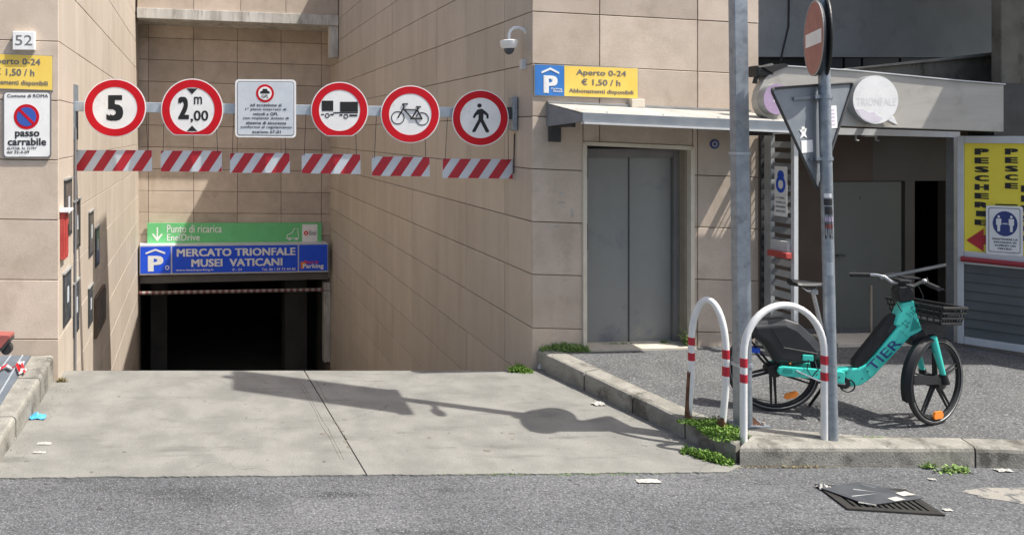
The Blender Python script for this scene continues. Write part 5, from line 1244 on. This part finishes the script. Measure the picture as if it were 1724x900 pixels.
T = Thing('cardboard_sheet', 'dark grey cardboard sheet lying over the drain grate', 'cardboard', W0, (cxm, cym, 0))
T.part('sheet', cm, 'card')
def ground_patch(pts, z, th=.002, jit=.0):
    return MB().slab([(on_drive(u, v)[0]+random.uniform(-jit, jit), on_drive(u, v)[1]+random.uniform(-jit, jit)) for u, v in pts], z, z+th)
for pts in (((1507, 833), (1524, 830), (1542, 836), (1520, 838)), ((1494, 842), (1510, 839), (1524, 844), (1506, 847))):
    T.part('torn_label', ground_patch(pts, .016), 'paper')
for (p, q) in (((1436, 826), (1480, 832)), ((1434, 838), (1476, 834)), ((1450, 818), (1474, 824))):
    a_, b_ = on_drive(*p), on_drive(*q); T.part('crease', MB().tube([(a_[0], a_[1], .0155), (b_[0], b_[1], .0155)], .0025, 4), 'alu_grey')
cm = MB().tube([(on_drive(1445, 848)[0], on_drive(1445, 848)[1], .014), (on_drive(1475, 853)[0], on_drive(1475, 853)[1], .014)], .006, 5); T.part('torn_edge', cm, 'paper')
mk_pts = [(1622, 826), (1660, 821), (1700, 817), (1740, 815), (1760, 842), (1715, 842), (1680, 837), (1652, 834), (1636, 830)]
single('worn_road_marking', 'worn pale patch of road paint at the right edge', None, ground_patch(mk_pts, -.012, .004, .03), 'road_paint', kind='structure')

def crumple(u, v, w, d, h, label, m, name='paper_scrap', cat='litter', zfn=None, seed=0, on=on_drive):
    random.seed(seed); c = on(u, v); n1, n2 = 7, 5; vs = []
    for i in range(n1):
        for j in range(n2):
            x = (i/(n1-1)-.5)*w; y = (j/(n2-1)-.5)*d; e = 1.15-max(abs(i/(n1-1)-.5), abs(j/(n2-1)-.5))*1.7; h_ = h*1.5
            vs.append((c[0]+x+random.uniform(-.12, .12)*w/2, c[1]+y+random.uniform(-.2, .2)*d/2, c[2]+.004+max(0, e)*h_*random.uniform(.1, 1)))
    mb = MB().add(vs, [(i*n2+j, (i+1)*n2+j, (i+1)*n2+j+1, i*n2+j+1) for i in range(n1-1) for j in range(n2-1)])
    return single(name, label, cat, mb, m, W0, c)
on_road = lambda u, v: (lambda p: (p[0], p[1], -.010))(on_drive(u, v))
crumple(62, 703, .16, .10, .035, 'crumpled light blue rubber glove on the driveway by the left kerb', 'tape_blue', 'rubber_glove', seed=1)
crumple(75, 747, .12, .04, .012, 'white paper scrap below the blue glove', 'paper', seed=2)
crumple(66, 762, .10, .03, .010, 'thin white paper strip near the street edge on the left', 'paper', seed=3)
crumple(20, 742, .05, .09, .05, 'small white paper scrap against the left kerb', 'paper', seed=4)
crumple(1008, 681, .12, .07, .03, 'crumpled white tissue at the foot of the right kerb', 'paper', seed=5)
crumple(909, 622, .05, .06, .05, 'small white litter at the building corner by the kerb', 'paper', seed=6)
crumple(1092, 808, .17, .06, .012, 'flat torn paper on the road in front of the driveway', 'paper', seed=7, on=on_road)
crumple(1387, 820, .09, .05, .04, 'crumpled white paper at the left tip of the cardboard', 'paper', seed=8, on=on_road)
crumple(1689, 790, .12, .05, .02, 'white paper scrap by the kerb near the right edge', 'paper', seed=9, on=on_road)
crumple(1595, 856, .06, .03, .01, 'small white crumb of paper right of the drain', 'paper', seed=10, on=on_road)
crumple(1570, 805, .05, .03, .01, 'tiny white paper bit on the road above the drain', 'paper', seed=11, on=on_road)
random.seed(21); gm = MB()
for i in range(420):
    if i % 3 == 0: c = (random.uniform(-1.98, -1.80), random.uniform(5.7, 7.8), 0.0)
    elif i % 3 == 1:
        t = random.random(); c = (3.87-.66*t-abs(random.gauss(0, .05))-.01, 5.9+2.4*t, 0.0)
    else: c = (random.uniform(-2, 9), 5.60-abs(random.gauss(0, .12))+(0 if random.random() < .7 else .12), -.010)
    if c[0] > 3.7: c = (c[0], 5.78-abs(random.gauss(0, .10)), -.010)
    s_ = random.uniform(.003, .009); a_ = random.uniform(0, 3)
    gm.add([(c[0]+s_*math.cos(a_+k*2.1), c[1]+s_*math.sin(a_+k*2.1), c[2]+.001) for k in range(3)]+[(c[0], c[1], c[2]+s_*.9)], [(0, 1, 3), (1, 2, 3), (2, 0, 3)])
single('gravel_grit', 'fine pale grit along the kerbs and driveway edge', 'grit', gm, 'kerb', kind='stuff')

# ------------------------------------------------------------------ left pavement things
LP = lambda u, v: (lambda t: ((u-U0)/F_PX*t, t, lwz(0, t)))((H-.17+.33)/((v-V0)/F_PX+.055))
T = Thing('loading_plate', 'dark grey ribbed metal plate on the left pavement', 'plate', W0, LP(0, 640))
c1 = [LP(52, 600), LP(8, 672), LP(-60, 780), LP(-260, 760), LP(-140, 600)]
T.part('plate', MB().slab([(p[0], p[1]) for p in c1], lambda x, y: lwz(x, y), lambda x, y: lwz(x, y)+.012), 'rubber_strip')
for i in range(5):
    p, q = LP(38-20*i, 600), LP(-22-34*i, 700)
    T.part('rib', MB().tube([(p[0], p[1], p[2]+.014), (q[0], q[1], q[2]+.014)], .009, 6), 'galv_light')
random.seed(5)
T = Thing('barrier_tape', 'crumpled red and white barrier tape on the ribbed plate', 'tape', W0, LP(20, 626))
for i, (p, q, mt) in enumerate((((0, 630), (12, 622), 'board_red'), ((12, 623), (20, 628), 'sign_white'), ((20, 627), (30, 618), 'board_red'), ((28, 620), (34, 634), 'sign_red'), ((33, 633), (44, 628), 'sign_white'), ((30, 616), (40, 620), 'sign_white'), ((36, 620), (42, 634), 'board_red'), ((-14, 628), (0, 631), 'sign_white'))):
    a_, b_ = LP(*p), LP(*q); z = a_[2]+.03
    T.part('strip', MB().add([(a_[0], a_[1]-.03, z+random.uniform(0, .03)), (b_[0], b_[1]-.03, z+random.uniform(0, .03)), (b_[0], b_[1]+.03, z+random.uniform(0, .04)), (a_[0], a_[1]+.03, z+random.uniform(0, .04))], [(0, 1, 2, 3)]), mt)
HT = Frame(-4.2, 7.35, 0)
hq = lambda u, v: HT.px(u, v)
T = Thing('hand_trolley', 'red topped trolley with a black wheel at the left edge', 'trolley', HT, (hq(0, 600)[0], 0, .25))
T.part('deck', MB().prism([hq(-60, 560), hq(19, 562), hq(19, 567), hq(4, 584), hq(-60, 590)], -.05, .10), 'muted_red', bevel=.006)
T.part('deck_edge', MB().prism([hq(-60, 591), hq(4, 585), hq(19, 568), hq(19, 572), hq(6, 588), hq(-60, 595)], -.055, .105), 'dark_metal')
cw = hq(10, 587); T.part('wheel', MB().disc(cw[0], cw[1], .055, .06, .0, .06, 20), 'rubber')
cw = hq(-50, 590); T.part('wheel', MB().disc(cw[0], cw[1], .055, .06, .02, .08, 20), 'rubber')

# ------------------------------------------------------------------ weeds
def weeds(c, rx, ry, n, h, label, seed, m='leaf', size=.022, name='weed_clump', upright=.5, rot=0.0, zfn=None):
    random.seed(seed); mb = MB()
    tufts = [(random.gauss(0, .45), random.gauss(0, .45), random.uniform(.5, 1)) for _ in range(max(4, n//60))]
    for i in range(n):
        tx, ty, tw = random.choice(tufts); x = max(-1, min(1, tx+random.gauss(0, .22)))*rx; y = max(-1, min(1, ty+random.gauss(0, .22)))*ry
        xx, yy = x*math.cos(rot)-y*math.sin(rot), x*math.sin(rot)+y*math.cos(rot)
        X, Y = c[0]+xx, c[1]+yy; base = zfn(X, Y) if zfn else c[2]
        fall = max(.15, 1-(x/rx)**2*.6-(y/ry)**2*.6)
        z = base + random.random()**1.2*h*tw*fall
        a = random.uniform(0, 6.28); s = size*random.uniform(.5, 1.2); tilt = random.uniform(-.7, .9)
        d = Vector((math.cos(a), math.sin(a), tilt)).normalized(); w_ = Vector((-math.sin(a), math.cos(a), random.uniform(-.4, .4))).normalized()*s*.30
        p = Vector((X, Y, z)); q = p+d*s
        mb.add([p, p+d*s*.45+w_, q, p+d*s*.45-w_], [(0, 1, 2, 3)])
        if i % 4 == 1:
            L_ = h*random.uniform(.5, 1.25)*tw; bx, by = random.gauss(0, .35)*L_, random.gauss(0, .35)*L_; g0 = Vector((X, Y, base)); dd = Vector((-by, bx, 0)); dd = dd.normalized()*.0022 if dd.length > 1e-6 else Vector((.002, 0, 0))
            mb.add([g0-dd, g0+dd, g0+Vector((bx*.4, by*.4, L_*.6))+dd*.7, g0+Vector((bx, by, L_)), g0+Vector((bx*.4, by*.4, L_*.6))-dd*.7], [(0, 1, 2, 3, 4)])
        if i % 5 == 0:
            g = Vector((X, Y, base)); mb.add([g, g+Vector((.003, 0, 0)), p+Vector((.001, 0, .004))], [(0, 1, 2)])
    return single(name, label, 'weeds', mb, m, W0, (c[0], c[1], c[2]), smooth=False)
wz = lambda x, y: walk_z(x, y)
weeds(on_walk(1212, 725), .16, .20, 3200, .065, 'green weed clump round the feet of the rusted hoop', 31, zfn=wz, size=.024)
weeds(on_walk(1165, 712), .10, .07, 500, .035, 'thin weeds at the kerb behind the rusted hoop', 37, zfn=wz, size=.02)
weeds(on_drive(1190, 771), .17, .07, 1600, .075, 'green weed clump at the foot of the kerb on the driveway', 32, rot=R(-40), size=.024)
weeds(on_walk(948, 588), .26, .10, 3000, .085, 'pale green weeds at the wall foot left of the lift door', 33, 'leaf_pale', zfn=wz, size=.026)
weeds((2.98, 8.18, 0), .13, .05, 700, .09, 'green weeds at the foot of the corner on the ramp side', 34, size=.028)
weeds(on_walk(1040, 580), .22, .05, 500, .03, 'low dark moss along the lift door sill', 35, zfn=wz, size=.018)
weeds(on_walk(1120, 578), .10, .04, 250, .04, 'low green weeds right of the lift sill', 38, 'leaf_pale', zfn=wz, size=.02)
weeds((on_drive(1592, 789)[0], 5.80, -.01), .15, .05, 260, .06, 'small grass tuft at the street kerb under the bicycle', 36, 'leaf_pale', size=.035)
weeds(on_walk(1470, 737), .14, .02, 200, .012, 'faint moss line behind the street kerb', 39, zfn=wz, size=.014)
weeds((on_drive(1300, 786)[0]+.1, 5.845, -.01), .55, .02, 380, .02, 'dry moss at the foot of the street kerb', 40, 'dry', size=.014)
weeds((2.2, 5.735, -.008), 1.1, .015, 420, .014, 'thin moss line along the driveway edge', 41, 'leaf_pale', size=.012)
weeds((-2.0, 7.85, 0), .09, .04, 220, .05, 'dry weeds in the corner at the left kerb end', 42, 'dry', size=.022)
# leafy seedling at the door frame
c = on_walk(1153, 583); random.seed(50); T = Thing('seedling', 'leafy green seedling growing at the right foot of the door frame', 'plant', W0, (c[0], c[1], c[2]))
stm = MB(); lv_ = MB()
for i in range(9):
    a = random.uniform(0, 6.28); L_ = random.uniform(.10, .21); e = Vector((c[0]+math.cos(a)*.10*random.random(), c[1]+math.sin(a)*.06-.02, c[2]+L_)); g = Vector((c[0], c[1]-.02, c[2]))
    stm.tube([g, (g+e)/2+Vector((.01, 0, .01)), e], .0025, 4)
    for k in range(11):
        t = .35+.65*k/10; p = g+(e-g)*t; b_ = random.uniform(0, 6.28); s = random.uniform(.025, .045)
        d = Vector((math.cos(b_), math.sin(b_), random.uniform(-.2, .6))).normalized(); w_ = d.cross(Vector((0, 0, 1))).normalized()*s*.34
        lv_.add([p, p+d*s*.5+w_, p+d*s, p+d*s*.5-w_], [(0, 1, 2, 3)])
T.part('stem', stm, 'leaf_pale'); T.part('foliage', lv_, 'leaf_pale')
